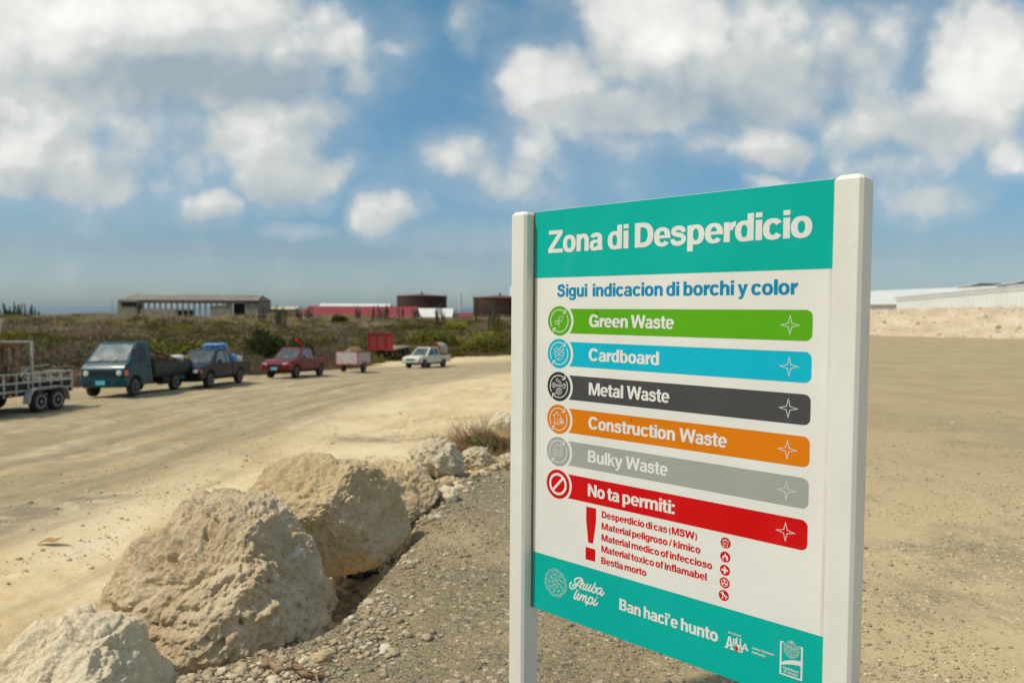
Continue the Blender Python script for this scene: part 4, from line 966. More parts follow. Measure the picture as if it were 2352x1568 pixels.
# pebbles heaped round the foot of the boulders
P = []; rg = np.random.default_rng(12)
for cx, cy, n, sp in ((600, 1550, 260, 70), (480, 1562, 120, 50), (700, 1530, 120, 40), (820, 1400, 160, 55), (790, 1480, 120, 60), (880, 1460, 70, 60), (960, 1180, 160, 40), (1010, 1110, 120, 30), (1090, 1085, 120, 45), (900, 1290, 60, 40), (1010, 1085, 60, 30)):
    P += [(cx + rg.normal() * sp, min(cy + rg.normal() * sp * .35, 1620)) for _ in range(n)]
P = on_ground_many(P); sz = np.clip(rg.lognormal(math.log(.013), .45, len(P)), .005, .04) * np.clip(np.hypot(P[:, 0], P[:, 1]) / 4.5, .8, 1.8)
tag(stones_mass("loose_pebbles", P + np.c_[0 * sz, 0 * sz, sz * .3], sz, gravel_material("foot_pebbles", (.32, .26, .17), (.52, .43, .29), (.64, .57, .44), (.24, .20, .15)), 13, 2), None, None, None, 'stuff')

# ------------------------------------------------------------------ vehicles in the queue (front +x, left side +y, wheels on z = 0)
m_tyre = paint("tyre_rubber", (.018, .017, .016), .85, var=.3, scale=20, dirt=(.16, .13, .09), dirtk=.5)
m_steel = paint("wheel_steel", (.38, .37, .35), .5, .1, var=.2, dirt=(.16, .13, .09), dirtk=.55)
m_dark = paint("black_plastic", (.02, .02, .021), .6, dirt=(.12, .10, .07), dirtk=.35)
m_under = paint("chassis_black", (.016, .015, .014), .8, dirt=(.10, .08, .05), dirtk=.4)
m_lens = paint("headlamp_lens", (.62, .63, .60), .12, var=.1, spec=.8)
m_amber = paint("amber_lens", (.70, .16, .02), .2); m_redlens = paint("red_lens", (.55, .02, .015), .2)
m_chrome = paint("chrome", (.55, .55, .54), .2, .9)
m_plate = paint("licence_plate", (.10, .50, .60), .35, var=.1)
m_rimlight = paint("light_rim", (.52, .52, .50), .45, .1, var=.1); m_gal = paint("galvanised_steel", (.42, .425, .42), .5, .25, var=.22, scale=14, dirt=(.26, .22, .16), dirtk=.4)
m_rustiron = paint("rusty_iron", (.13, .06, .03), .85, var=.4, scale=12, bump=.3)
def glass_mat(name, col=(.02, .028, .03), rough=.06, dirt=.25):
    m, t, b = material(name); P = t.n('ShaderNodeTexCoord').outputs['Object']
    t.put(b.inputs['Base Color'], t.mix(t.math('MULTIPLY', t.ramp(t.noise(P, 2.5, 5, .6), .4, .7), dirt), col, (.42, .40, .34)))
    t.put(b.inputs['Roughness'], t.math('MULTIPLY_ADD', t.noise(P, 3, 4), .16, rough)); b.inputs['Specular IOR Level'].default_value = .9
    b.inputs['Coat Weight'].default_value = .6; b.inputs['Coat Roughness'].default_value = .05; return m
m_open = paint("open_window_shade", (.012, .013, .013), .35, spec=.3); m_glass = glass_mat("car_glass"); m_glass_dusty = glass_mat("dusty_windscreen", (.10, .13, .125), .10, .55)
m_void = paint("dark_interior", (.012, .012, .012), .9)
def arch(c, r, z0, n=9):
    """bottom edge of a wheel arch, from front to back"""
    a0 = math.asin(max(-.9, min(.9, (z0 - .34) / r)))
    return [(c + r * math.cos(a0 + (math.pi - 2 * a0) * k / n), .34 + r * math.sin(a0 + (math.pi - 2 * a0) * k / n)) for k in range(n + 1)]
def wheel(par, x, y, r, w_, rim=None, holes=True):
    s = 1 if y > 0 else -1
    ty = MB().lathe([(r * .60, -w_ / 2), (r * .93, -w_ / 2), (r * .99, -w_ * .36), (r, -w_ * .1), (r, w_ * .1), (r * .99, w_ * .36), (r * .93, w_ / 2), (r * .60, w_ / 2)], 28, 'y', (x, y, r)).build("wheel", m_tyre, par, 0, 2, True)
    o = s * w_ / 2
    rm = MB().lathe([(r * .62, o - s * .05), (r * .62, o + s * .004), (r * .56, o + s * .004), (r * .50, o - s * .035), (r * .30, o - s * .03), (r * .26, o - s * .008), (r * .10, o - s * .004), (r * .09, o + s * .02), (0, o + s * .022)], 24, 'y', (x, y, r))
    rm.build("rim", rim or m_steel, ty, 0, 2, True)
    if holes: MB().lathe([(r * .49, o - s * .0345), (r * .47, o - s * .0300), (r * .33, o - s * .0265), (r * .31, o - s * .031)], 24, 'y', (x, y, r)).build("rim_recess", m_void, ty)
    return ty
def place(px, py, ang, ref):
    """root of a vehicle whose local point REF stands on the ground at a picture point; ANG: heading of its tail, right of straight ahead"""
    q = on_ground(px, py, 25); a = R(ang); rz = math.atan2(-math.cos(a), -math.sin(a)); c, s = math.cos(rz), math.sin(rz)
    x, y = q[0] - (c * ref[0] - s * ref[1]), q[1] - (s * ref[0] + c * ref[1])
    return (x, y, q[2]), rz
def tilt(o, rz, front, back, half):
    """set a vehicle down on the slope under its axles"""
    c, s = math.cos(rz), math.sin(rz); x, y = o.location[0], o.location[1]
    zf, zb = gz(x + c * front, y + s * front), gz(x + c * back, y + s * back)
    zl, zr_ = gz(x - s * half, y + c * half), gz(x + s * half, y - c * half)
    o.location[2] = zf + (zb - zf) * (front / (front - back))
    o.rotation_euler = (math.atan2(zl - zr_, 2 * half) * .5, -math.atan2(zf - zb, front - back), rz)
def slab(prof, y0, y1, fn): return MB().prism(prof, y0, y1).warp(fn)
def both(name, m, par, prof, ya, yb, fn, bevel=0, sub=None):
    got = []
    for s in (1, -1): got.append(slab(prof, s * ya, s * yb, fn).build(name, m, par, bevel, 2))
    return got

# --- teal cab-over truck
m_teal_paint = paint("teal_truck_paint", (.005, .050, .072), .36, var=.25, scale=3, coat=.08, spec=.3, dirt=(.05, .075, .072), dirtk=.2, dscale=2)
m_teal_bed = paint("dark_green_bed", (.012, .030, .032), .6, var=.3, scale=5, dirt=(.08, .075, .055), dirtk=.4)
loc, rz = place(306.5, 911, 2, (1.72, .74))
tr = thing("flatbed_truck", "dark teal cab-over flatbed truck with a brush load, second in the queue from the camera", "truck", loc, rz, "vehicles queuing on the sandy lot")
tilt(tr, rz, 1.72, -1.2, .74); TRUCK = tr
tum = lambda x, y, z: (x, y * (1 - .15 * max(0, z - 1.18) / .77) * (1 - .05 * max(0, x - 1.9) / .5), z)
slab([(.5, .42), (.5, 1.90), (.60, 1.96), (1.22, 1.965), (1.37, 1.91), (2.03, 1.28), (2.28, 1.12), (2.37, .98), (2.37, .70), (2.30, .34)] + arch(1.72, .40, .34) + [(.62, .42)], -.85, .85, tum).build("cab", m_teal_paint, tr, .07, 4, True)
slab([(2.045, 1.285), (1.43, 1.865), (1.437, 1.873), (2.052, 1.293)], -.73, .73, tum).build("windshield", m_glass_dusty, tr)
for s in (1, -1):
    slab([(1.93, 1.27), (1.43, 1.80), (.92, 1.83), (.92, 1.25)], s * .846, s * .857, tum).build("window", m_open, tr)
    d = slab([(1.98, 1.22), (1.98, .80), (1.42, .76), (1.30, .48), (.74, .48), (.74, 1.22)], s * .838, s * .856, tum).build("door", m_teal_paint, tr, .006, 1)
    MB().box(.80, s * .856 - .004, 1.03, .96, s * .856 + .022, 1.07).build("door_handle", m_dark, d, .006, 1)
    MB().lathe([(0, 2.30), (.085, 2.33), (.10, 2.378), (.092, 2.39), (.05, 2.398), (0, 2.40)], 20, 'x', (0, s * .60, .86)).build("headlight", m_lens, tr, 0, 2, True)
    MB().box(2.20, s * .76 - .08, .76, 2.355, s * .76 + .085, .95).build("indicator", m_amber, tr, .02, 2)
    mr = MB().tube([(1.95, s * .80, 1.45), (2.16, s * .98, 1.52), (2.18, s * 1.0, 1.62)], .014, 6).build("mirror_arm", m_dark, tr)
    MB().box(2.12, s * 1.02 - .07, 1.46, 2.18, s * 1.02 + .07, 1.72).build("mirror", m_dark, mr, .02, 2)
slab([(2.36, .955), (2.39, .955), (2.39, .80), (2.36, .80)], -.47, .47, lambda x, y, z: (x, y, z)).build("grille", m_void, tr, .012, 2)
MB().box(2.25, -.86, .40, 2.46, .86, .66).warp(lambda x, y, z: (x - .10 * (abs(y) / .86) ** 3, y, z)).build("bumper", m_teal_paint, tr, .03, 3)
for s in (1, -1): MB().lathe([(0, 2.43), (.07, 2.455), (.07, 2.468), (0, 2.47)], 16, 'x', (0, s * .55, .50)).build("fog_light", m_void, tr)
MB().box(2.462, -.20, .45, 2.475, .14, .60).build("license_plate", m_plate, tr)
for s in (-.35, .25): MB().tube([(2.10, s, 1.27), (1.90, s + .28, 1.42), (1.78, s + .42, 1.52)], .009, 5).build("wiper", m_dark, tr)
MB().box(.30, -.42, .36, -2.5, .42, .62).box(.46, -.80, .62, -2.55, .80, .74).build("chassis", m_under, tr)
MB().box(.40, -.86, .742, -2.6, .86, .80).build("bed_floor", m_teal_bed, tr)
for s in (1, -1):
    sb = MB().box(.38, s * .86 - .02, .805, -2.60, s * .86 + .02, 1.16)
    sb.box(.38, s * .88 - .006, .95, -2.60, s * .88 + .014, .985); sb.build("bed_side", m_teal_bed, tr, .008, 1)
MB().box(-2.625, -.86, .805, -2.59, .86, 1.16).build("tailgate", m_teal_bed, tr, .006, 1)
hd = MB().box(.40, -.84, .805, .44, .84, 1.30)
for s in (-.7, -.35, 0, .35, .7): hd.bar((.42, s, 1.30), (.42, s, 1.72), .03, .03)
hd.bar((.42, -.80, 1.73), (.42, .80, 1.73), .035, .035).build("headboard", m_teal_bed, tr)
for x in (1.72, -1.25):
    for y in (.74, -.74): wheel(tr, x, y, .33, .19, m_steel)
MB().tube([(-.2, .70, .46), (-.75, .70, .46)], .17, 14).build("fuel_tank", m_under, tr)

# --- pickups
def pickup(label, loc, rz, body, cabx, two, roofz=1.62, plate=True, bumper=None, lamp='wide', lift=0.0):
    t = thing("pickup_truck", label, "pickup truck", loc, rz, "vehicles queuing on the sandy lot")
    W_ = .83; z0 = .44
    tp = lambda x, y, z: (x, y * (1 - .07 * max(0, x - 1.3) / 1.1) * (1 - .03 * max(0, .62 - z)), z)
    tm = lambda x, y, z: (x, y * (1 - .20 * max(0, z - 1.0) / .62), z)
    slab([(cabx, z0), (cabx, 1.0), (1.20, 1.03), (1.85, .98), (2.22, .90), (2.37, .80), (2.40, .68), (2.38, .50), (2.25, .42)] + arch(1.52, .41, .42) + [(.9, z0 - .02)], -W_, W_, tp).build("body", body, t, .035, 3, True)
    slab([(cabx + .01, .97), (cabx + .10, 1.50), (cabx + .20, roofz - .02), (cabx + .35, roofz), (.32, roofz + .01), (.46, roofz - .03), (1.24, .99)], -.79, .79, tm).build("cab", body, t, .03, 3, True)
    k = (roofz - 1.06) / .56
    slab([(1.205, 1.035), (.52, roofz - .07), (.528, roofz - .062), (1.213, 1.043)], -.66, .66, tm).build("windshield", m_glass, t)
    slab([(cabx + .028, 1.08), (cabx + .088, 1.46), (cabx + .080, 1.462), (cabx + .020, 1.08)], -.62, .62, tm).build("rear_window", m_glass, t)
    mid = (.25 + cabx) / 2 + .12 if two else None
    for s in (1, -1):
        fr_ = -.10 if two else cabx + .62
        if two:
            slab([(1.02, 1.05), (.50, roofz - .10), (.06, roofz - .09), (.02, 1.05)], s * .782, s * .794, tm).build("window", m_glass, t)
            slab([(-.06, 1.05), (-.02, roofz - .09), (cabx + .26, roofz - .10), (cabx + .20, 1.05)], s * .782, s * .794, tm).build("window", m_glass, t)
        else:
            slab([(1.02, 1.05), (.50, roofz - .10), (.06, roofz - .09), (-.0, 1.05)], s * .782, s * .794, tm).build("window", m_glass, t)
            slab([(-.12, 1.05), (-.07, roofz - .09), (cabx + .25, roofz - .10), (cabx + .19, 1.05)], s * .782, s * .794, tm).build("window", m_glass, t)
        for (xa, xb) in (((1.03, 0.0), (-.03, cabx + .16)) if two else ((1.03, -.06),)):
            d = slab([(xa, 1.015), (xa, .52), (xb, .50), (xb, 1.015)], s * (W_ - .004), s * (W_ + .007), tp).build("door", body, t, .005, 1)
            MB().box(xb + .06, s * (W_ + .004), .88, xb + .20, s * (W_ + .03), .915).build("door_handle", m_dark, d, .005, 1)
        if lamp == 'wide': MB().box(2.24, s * .62 - .16, .66, 2.392, s * .62 + .14, .82).warp(lambda x, y, z: (x - .16 * max(0, abs(y) - .55), y, z)).build("headlight", m_lens, t, .025, 2)
        else: MB().box(2.30, s * .60 - .11, .68, 2.405, s * .60 + .09, .80).build("headlight", m_lens, t, .012, 2)
        MB().box(2.18, s * .745 - .03, .68, 2.33, s * .745 + .045, .80).build("indicator", m_amber, t, .01, 1)
        MB().box(.86, s * .93 - .09, 1.06, .96, s * .93 + .07, 1.20).build("mirror", m_dark, t, .02, 2)
        # bed side with its wheel arch
        slab([(cabx - .03, z0), (cabx - .03, 1.0), (-2.40, 1.01), (-2.43, .90), (-2.43, .50)] + [(x, z) for x, z in reversed(arch(-1.36, .41, .44))][:] , s * (W_ - .07), s * W_, lambda x, y, z: (x, y, z)).build("bed_side", body, t, .015, 2)
        MB().box(-2.445, s * .76 - .055, .66, -2.405, s * .76 + .055, .94).build("tail_light", m_redlens, t)
    MB().box(cabx - .03, -.755, .60, -2.40, .755, .64).box(cabx - .045, -.755, .645, cabx - .015, .755, 1.0).build("bed_floor", body, t)
    MB().box(-2.44, -.70, .56, -2.395, .70, 1.0).build("tailgate", body, t, .012, 1)
    MB().box(2.385, -.42, .66, 2.408, .42, .80).build("grille", m_void, t, .008, 1)
    MB().box(2.30, -.80, .44, 2.47, .80, .62).warp(lambda x, y, z: (x - .12 * (abs(y) / .8) ** 3, y, z)).build("bumper", bumper or body, t, .025, 2)
    MB().box(-2.42, -.78, .46, -2.52, .78, .58).build("bumper", m_dark, t, .01, 1)
    if plate: MB().box(2.472, -.17, .47, 2.484, .17, .60).build("license_plate", m_plate, t)
    MB().box(2.0, -.45, .28, -2.3, .45, .60).build("chassis", m_under, t)
    for x in (1.52, -1.36):
        for y in (.72, -.72): wheel(t, x, y, .34, .21)
    tilt(t, rz, 1.52, -1.36, .72)
    return t
m_navy = paint("navy_pickup_paint", (.008, .010, .020), .33, var=.3, coat=.06, spec=.25, dirt=(.025, .025, .03), dirtk=.2, dscale=2)
m_maroon = paint("maroon_pickup_paint", (.150, .006, .009), .32, var=.2, coat=.1, spec=.3, dirt=(.10, .025, .02), dirtk=.2, dscale=2)
m_cream = paint("white_pickup_paint", (.66, .63, .55), .4, var=.08, coat=.2, dirt=(.40, .33, .23), dirtk=.4, dscale=2)
L_, z_ = place(479, 891, 4, (1.52, .72))
P_DARK = pickup("dark navy pickup with blue tarpaulin bundles, behind the teal truck", L_, z_, m_navy, -.55, False, 1.62, True, m_dark, 'small')
L_, z_ = place(678.5, 868.5, 11, (1.52, .72))
P_RED = pickup("maroon extended-cab pickup towing a white and red box trailer", L_, z_, m_maroon, -.55, False, 1.62)
L_, z_ = place(974, 845.5, 26, (1.52, .72))
P_WHITE = pickup("white double-cab pickup carrying a large drum, last in the queue", L_, z_, m_cream, -.82, True, 1.66, True, m_dark, 'small')

def on(o, x, y, z): return o.matrix_basis @ Vector((x, y, z))
def rest(o, par, x, y, z, rz=0.0, rx=0.0, ry=0.0):
    """put a load on a vehicle, still a thing of its own"""
    m = par.matrix_basis.copy(); o.matrix_world = m @ Matrix.Translation((x, y, z)) @ Matrix.Rotation(rz, 4, 'Z') @ Matrix.Rotation(ry, 4, 'Y') @ Matrix.Rotation(rx, 4, 'X'); return o
# loads of the navy pickup
def lumpy(name, size, m, seed, label, cat, group=None, rough=.18):
    V, F = ico(4); V = np.sign(V) * np.abs(V) ** .62; V = V * (1 + rough * fbm(V * 1.6 + seed, 3, seed))[:, None] * np.array(size)
    return tag(mesh_np(name, V, F, m, True), label, cat, group)
m_tarp = paint("blue_tarpaulin", (.025, .16, .42), .45, var=.35, scale=7, bump=.3, bscale=14, dirt=(.55, .6, .66), dirtk=.55, dscale=5)
rest(lumpy("tarp_bundle", (.52, .52, .20), m_tarp, 5, "blue and white tarpaulin bundle on the navy pickup's cab roof line", "bundle", "loads on the navy pickup"), P_DARK, -.62, 0, 1.68, .3)
rest(lumpy("tarp_bundle", (.40, .62, .36), m_tarp, 9, "blue bundle standing in the navy pickup's bed", "bundle", "loads on the navy pickup"), P_DARK, -1.35, .05, 1.0, .1)
m_card = paint("cardboard", (.42, .27, .12), .85, var=.2, scale=8)
b_ = MB().box(-.34, -.26, 0, .34, .26, .22).build("cardboard_box", m_card, None, .01, 1); rest(b_, P_DARK, -1.35, .0, 1.34, .4, .1); tag(b_, "flattened tan cardboard box lying on the blue bundle of the navy pickup", "box")
b_ = MB().box(-.22, -.16, 0, .22, .16, .26).build("white_box", paint("white_carton", (.62, .64, .66), .7), None, .01, 1); rest(b_, P_DARK, -1.58, .58, .98, .1); tag(b_, "small white carton at the side of the navy pickup's bed", "box")
# load of the teal truck: a heap of brush, two planks, a white sack
m_brush = paint("dry_brush", (.15, .085, .04), .9, var=.5, scale=9)
def brush_heap(n, lx, ly, h, seed):
    rg = random.Random(seed); mb = MB()
    for k in range(n):
        x, y = rg.uniform(-lx, lx), rg.uniform(-ly, ly); top = h * max(.06, 1 - (abs(x + lx * .25) / (lx * 1.2)) ** 1.6) * (1 - .5 * (y / ly) ** 2); z = rg.uniform(0, top)
        a, e, l = rg.uniform(0, 6.28), rg.uniform(-.5, .6), rg.uniform(.25, .8); d = Vector((math.cos(a) * math.cos(e), math.sin(a) * math.cos(e), math.sin(e))) * l / 2; c = Vector((x, y, z)); r = rg.uniform(.006, .022)
        mb.tube([c - d, c + Vector((0, 0, rg.uniform(-.05, .08))), c + d], [r, r * .9, r * .4], 4, False)
    return mb
b_ = brush_heap(900, 1.35, .74, .72, 4).build("brush_heap", m_brush); rest(b_, TRUCK, -1.0, 0, .82); tag(b_, "heap of dry brown branches piled in the teal truck's bed", "brush heap")
m_plank = paint("weathered_plank", (.115, .075, .042), .85, var=.35, scale=5, bump=.3, bscale=30)
m_plank2 = paint("ochre_plank", (.17, .085, .032), .8, var=.3, scale=5, bump=.3, bscale=30)
m_plank3 = paint("grey_plank", (.19, .155, .11), .85, var=.3, scale=5, bump=.3, bscale=30)
m_plank4 = paint("dark_plank", (.075, .048, .028), .85, var=.3, scale=5, bump=.3, bscale=30)
def plank(a, b, w_, t_, m, par, label, group):
    mb = MB().bar(a, b, w_, t_); o = mb.build("wooden_plank", m, None, .004, 1); o.matrix_world = par.matrix_basis.copy(); return tag(o, label, "plank", group)
plank((.2, .5, 1.66), (-2.2, .55, 1.18), .10, .04, m_plank, TRUCK, "long plank sloping back over the brush in the teal truck", "loads on the teal truck")
rest(lumpy("white_sack", (.22, .26, .17), paint("white_sack", (.62, .62, .60), .8, bump=.3, bscale=20), 15, "white sack at the tail of the teal truck's bed", "sack"), TRUCK, -2.3, .35, 1.24)
rest(lumpy("brown_bundle", (.2, .22, .15), paint("brown_rag", (.24, .13, .07), .9, bump=.3, bscale=20), 17, "rust brown bundle overhanging the teal truck's tailgate", "bundle"), TRUCK, -2.62, .52, 1.22)
# pole with a red rag on the maroon pickup
o = MB().tube([(.1, .28, 1.70), (-1.9, .30, 1.06)], .028, 8).build("pole", paint("pale_pole", (.42, .36, .28), .7)); o.matrix_world = P_RED.matrix_basis.copy()
pole = thing("load_pole", "pole tipped with a red rag lying over the maroon pickup's cab", "pole"); pole.matrix_world = P_RED.matrix_basis.copy(); o.matrix_world = Matrix.Identity(4); o.parent = pole
pole.matrix_world = P_RED.matrix_basis @ Matrix.Translation((.05, 0, .05)) @ Matrix.Rotation(R(-9), 4, 'Y')
o = MB().tube([(.85, .27, 1.93), (.45, .275, 1.81), (.1, .28, 1.70)], [.05, .075, .05], 8).build("red_rag", paint("red_rag", (.55, .035, .02), .8), pole)
# drum on the white pickup
m_drum = paint("drum_cream", (.40, .36, .28), .5, var=.12, dirt=(.25, .12, .05), dirtk=.6); m_drumrust = paint("drum_rust_ring", (.20, .085, .022), .7, var=.4, scale=10)
dr = thing("water_drum", "large cream tank with a rusty front rim lying in the white pickup's bed", "tank"); dr.matrix_world = P_WHITE.matrix_basis @ Matrix.Translation((-1.66, 0, 1.44))
MB().lathe([(0, -.98), (.38, -.93), (.55, -.80), (.60, -.62), (.60, .52)], 30, 'x').build("tank_shell", m_drum, dr, 0, 2, True)
MB().lathe([(.60, .52), (.64, .53), (.64, .66), (.60, .67), (.54, .64), (.50, .58), (0, .56)], 30, 'x').build("tank_rim", m_drumrust, dr, 0, 2, True)
MB().box(-.7, -.5, -.66, -.6, .5, -.42).box(.3, -.5, -.66, .4, .5, -.42).build("cradle", m_plank4, dr)
b_ = MB().box(-.42, -.5, 0, .42, .5, .03).build("roof_board", m_plank2, None, .004, 1); rest(b_, P_WHITE, -.15, 0, 1.672, .1); tag(b_, "thin ochre board lying on the white pickup's roof", "board")

# --- white and red box trailer
loc, rz = place(834.5, 854.6, 14, (0, .72))
bt_ = thing("box_trailer", "small white and red metal box trailer behind the maroon pickup", "trailer", loc, rz); tilt(bt_, rz, .6, -.6, .7)
m_bw = paint("trailer_white_sheet", (.56, .52, .49), .6, var=.15, dirt=(.30, .08, .06), dirtk=.5, dscale=5); m_br = paint("trailer_red_iron", (.33, .03, .025), .6, var=.3)
def corrug(x0, x1, y0, y1, z0, z1, n, along):
    mb = MB()
    for k in range(n):
        t0, t1 = k / n, (k + .55) / n
        if along == 'y': mb.box(x0, y0 + (y1 - y0) * t0, z0, x1 + .02, y0 + (y1 - y0) * t1, z1)
        else: mb.box(x0 + (x1 - x0) * t0, y0, z0, x0 + (x1 - x0) * t1, y1 + (.02 if y1 > 0 else -.0), z1)
    return mb
MB().box(.92, -.74, .56, .95, .74, 1.36).build("front_panel", m_bw, bt_); corrug(.951, .952, -.72, .72, .58, 1.34, 9, 'y').build("panel_ribs", m_bw, bt_)
for s in (1, -1): MB().box(-.95, s * .745 - .015, .56, .915, s * .745 + .015, 1.30).build("side_panel", m_bw, bt_)
rb = MB()
for k in range(8): rb.box(-.93 + k * .24, .762, .58, -.93 + k * .24 + .10, .785, 1.28)
rb.build("panel_ribs", m_bw, bt_)
MB().box(-.96, -.74, .56, -.93, .74, 1.30).build("tailgate", m_bw, bt_)
fr_ = MB()
for x in (.955, -.965):
    for s in (1, -1): fr_.box(x - .03, s * .775 - .03, .46, x + .03, s * .775 + .03, 1.40)
for s in (1, -1): fr_.box(-.94, s * .785 - .025, 1.305, .93, s * .785 + .025, 1.36)
fr_.box(.93, -.75, 1.365, .99, .75, 1.40).box(-.96, -.74, .46, .95, .74, .55).bar((.9, .4, .5), (2.0, 0, .5), .07, .07).bar((.9, -.4, .5), (2.0, 0, .5), .07, .07).build("frame", m_br, bt_)
for y in (.72, -.72): wheel(bt_, 0, y, .30, .18, m_steel, False)
for s in (1, -1): MB().box(-.42, s * .75 - .11, .64, .42, s * .75 + .14, .675).build("fender", m_br, bt_, .02, 2)
b_ = MB().box(-.36, -.30, 0, .36, .30, .46).build("cardboard_box", m_card, None, .01, 1); rest(b_, bt_, .3, .30, 1.22, .3, .12); tag(b_, "upright tan cardboard box on top of the box trailer", "box")
rest(lumpy("rubbish_heap", (.8, .6, .30), paint("grey_rubbish", (.26, .24, .21), .9, var=.5, scale=6, bump=.5, bscale=20), 23, "heap of grey rubbish filling the box trailer", "rubbish heap", None, .4), bt_, -.1, 0, 1.22)

# --- red headboard semi-trailer parked by the scrub
q = on_ground(874, 828.6, 65); a = R(7); DT_Q = q; rz = math.atan2(-math.cos(a), -math.sin(a))
dt = thing("flatbed_trailer", "parked flatbed semi-trailer with a tall red headboard at the edge of the scrub", "trailer", (q[0], q[1], q[2]), rz)
m_hb = paint("red_headboard_paint", (.36, .026, .022), .55, var=.25, dirt=(.14, .04, .03), dirtk=.5)
MB().box(-.06, -1.25, 1.10, .04, 1.25, 2.70).build("headboard", m_hb, dt)
hr = MB()
for y in (-1.2, -.45, .45, 1.2): hr.box(.04, y - .05, 1.12, .11, y + .05, 2.68)
hr.box(.045, -1.25, 2.62, .12, 1.25, 2.72).box(.045, -1.25, 1.08, .12, 1.25, 1.18).build("headboard_rib", m_hb, dt)
MB().box(.041, -.42, 2.02, .06, .42, 2.26).build("name_panel", paint("faded_green_panel", (.10, .085, .03), .7), dt)
MB().box(-.07, -1.24, 1.0, -7.2, 1.24, 1.14).build("deck", paint("deck_planks", (.26, .19, .12), .85, var=.4, scale=3), dt)
MB().box(-.2, -.5, .62, -7.0, -.38, 1.0).box(-.2, .38, .62, -7.0, .5, 1.0).build("chassis", m_rustiron, dt)
for y in (-.55, .55): MB().box(-1.3, y - .07, -.05, -1.16, y + .07, .98).box(-1.4, y - .16, -.06, -1.06, y + .16, -.02).build("landing_leg", m_under, dt)
for x in (-5.0, -6.2):
    for y in (1.0, -1.0): wheel(dt, x, y, .50, .30, m_steel, False)

# --- galvanised tandem trailer with scrap wood, nearest the camera
loc, rz = place(108, 943, 6, (-.70, .98))
ut = thing("utility_trailer", "galvanised tandem-axle trailer loaded with scrap wood, cut by the picture edge", "trailer", loc, rz); tilt(ut, rz, -.35, -1.05, .9)
fr_ = MB().box(-1.95, -.80, .50, 2.2, .80, .60).build("chassis", m_under, ut)
MB().box(-1.95, -.82, .605, 2.2, .82, .64).build("deck", m_plank4, ut)
for s in (1, -1):
    rl = MB(); y = s * .85
    for z in (.66, .90, 1.16): rl.bar((-1.95, y, z), (2.2, y, z), .045, .05)
    for k in range(10): rl.bar((-1.93 + k * .455, y + s * .001, .50), (-1.93 + k * .455, y + s * .001, 1.18), .04, .04)
    rl.build("side_rail", m_gal, ut)
    MB().box(-1.9, y - s * .03, .66, 2.15, y - s * .022, .88).build("mesh_panel", m_under, ut)
for x in (-1.97, 2.22):
    g_ = MB()
    for z in (.66, .90, 1.16): g_.bar((x, -.85, z), (x, .85, z), .045, .05)
    for k in range(5): g_.bar((x, -.84 + k * .42, .50), (x, -.84 + k * .42, 1.18), .04, .04)
    g_.build("end_gate", m_gal, ut)
po = MB()
for s in (1, -1): po.bar((-.32, s * .80, .64), (-.32, s * .80, 2.12), .06, .06)
po.bar((-.32, -.8, 2.10), (-.32, .8, 2.10), .06, .05).build("load_frame", m_gal, ut)
for x in (-.35, -1.05):
    for y in (.98, -.98): wheel(ut, x, y, .315, .19, m_rimlight)
for s in (1, -1):                                            # rounded mudguard over both wheels
    top = [(-1.55, .30), (-1.50, .52), (-1.38, .68), (-1.18, .735), (-.22, .735), (-.02, .68), (.10, .52), (.15, .30)]
    inn = [(x * .97 - .02, z - .03) for x, z in top][::-1]
    MB().prism(top + inn, s * .875, s * 1.11).build("mudguard", m_gal, ut, .008, 1, True)
    MB().box(-1.985, s * .70 - .12, .52, -1.96, s * .70 + .12, .64).build("tail_light", m_redlens, ut)
    MB().box(.55, s * .855 - .0, .52, .66, s * .855 + s * .04, .58).build("side_marker", m_amber, ut)
MB().bar((2.2, .5, .55), (3.3, 0, .52), .08, .08).bar((2.2, -.5, .55), (3.3, 0, .52), .08, .08).build("drawbar", m_gal, ut)
GW = "scrap wood on the tandem trailer"
b_ = brush_heap(520, .95, .62, 1.15, 8).build("brush_heap", paint("dark_brush", (.075, .045, .024), .9, var=.5, scale=9)); rest(b_, ut, .75, 0, .68); tag(b_, "heap of dark branches among the upright planks on the tandem trailer", "brush heap")
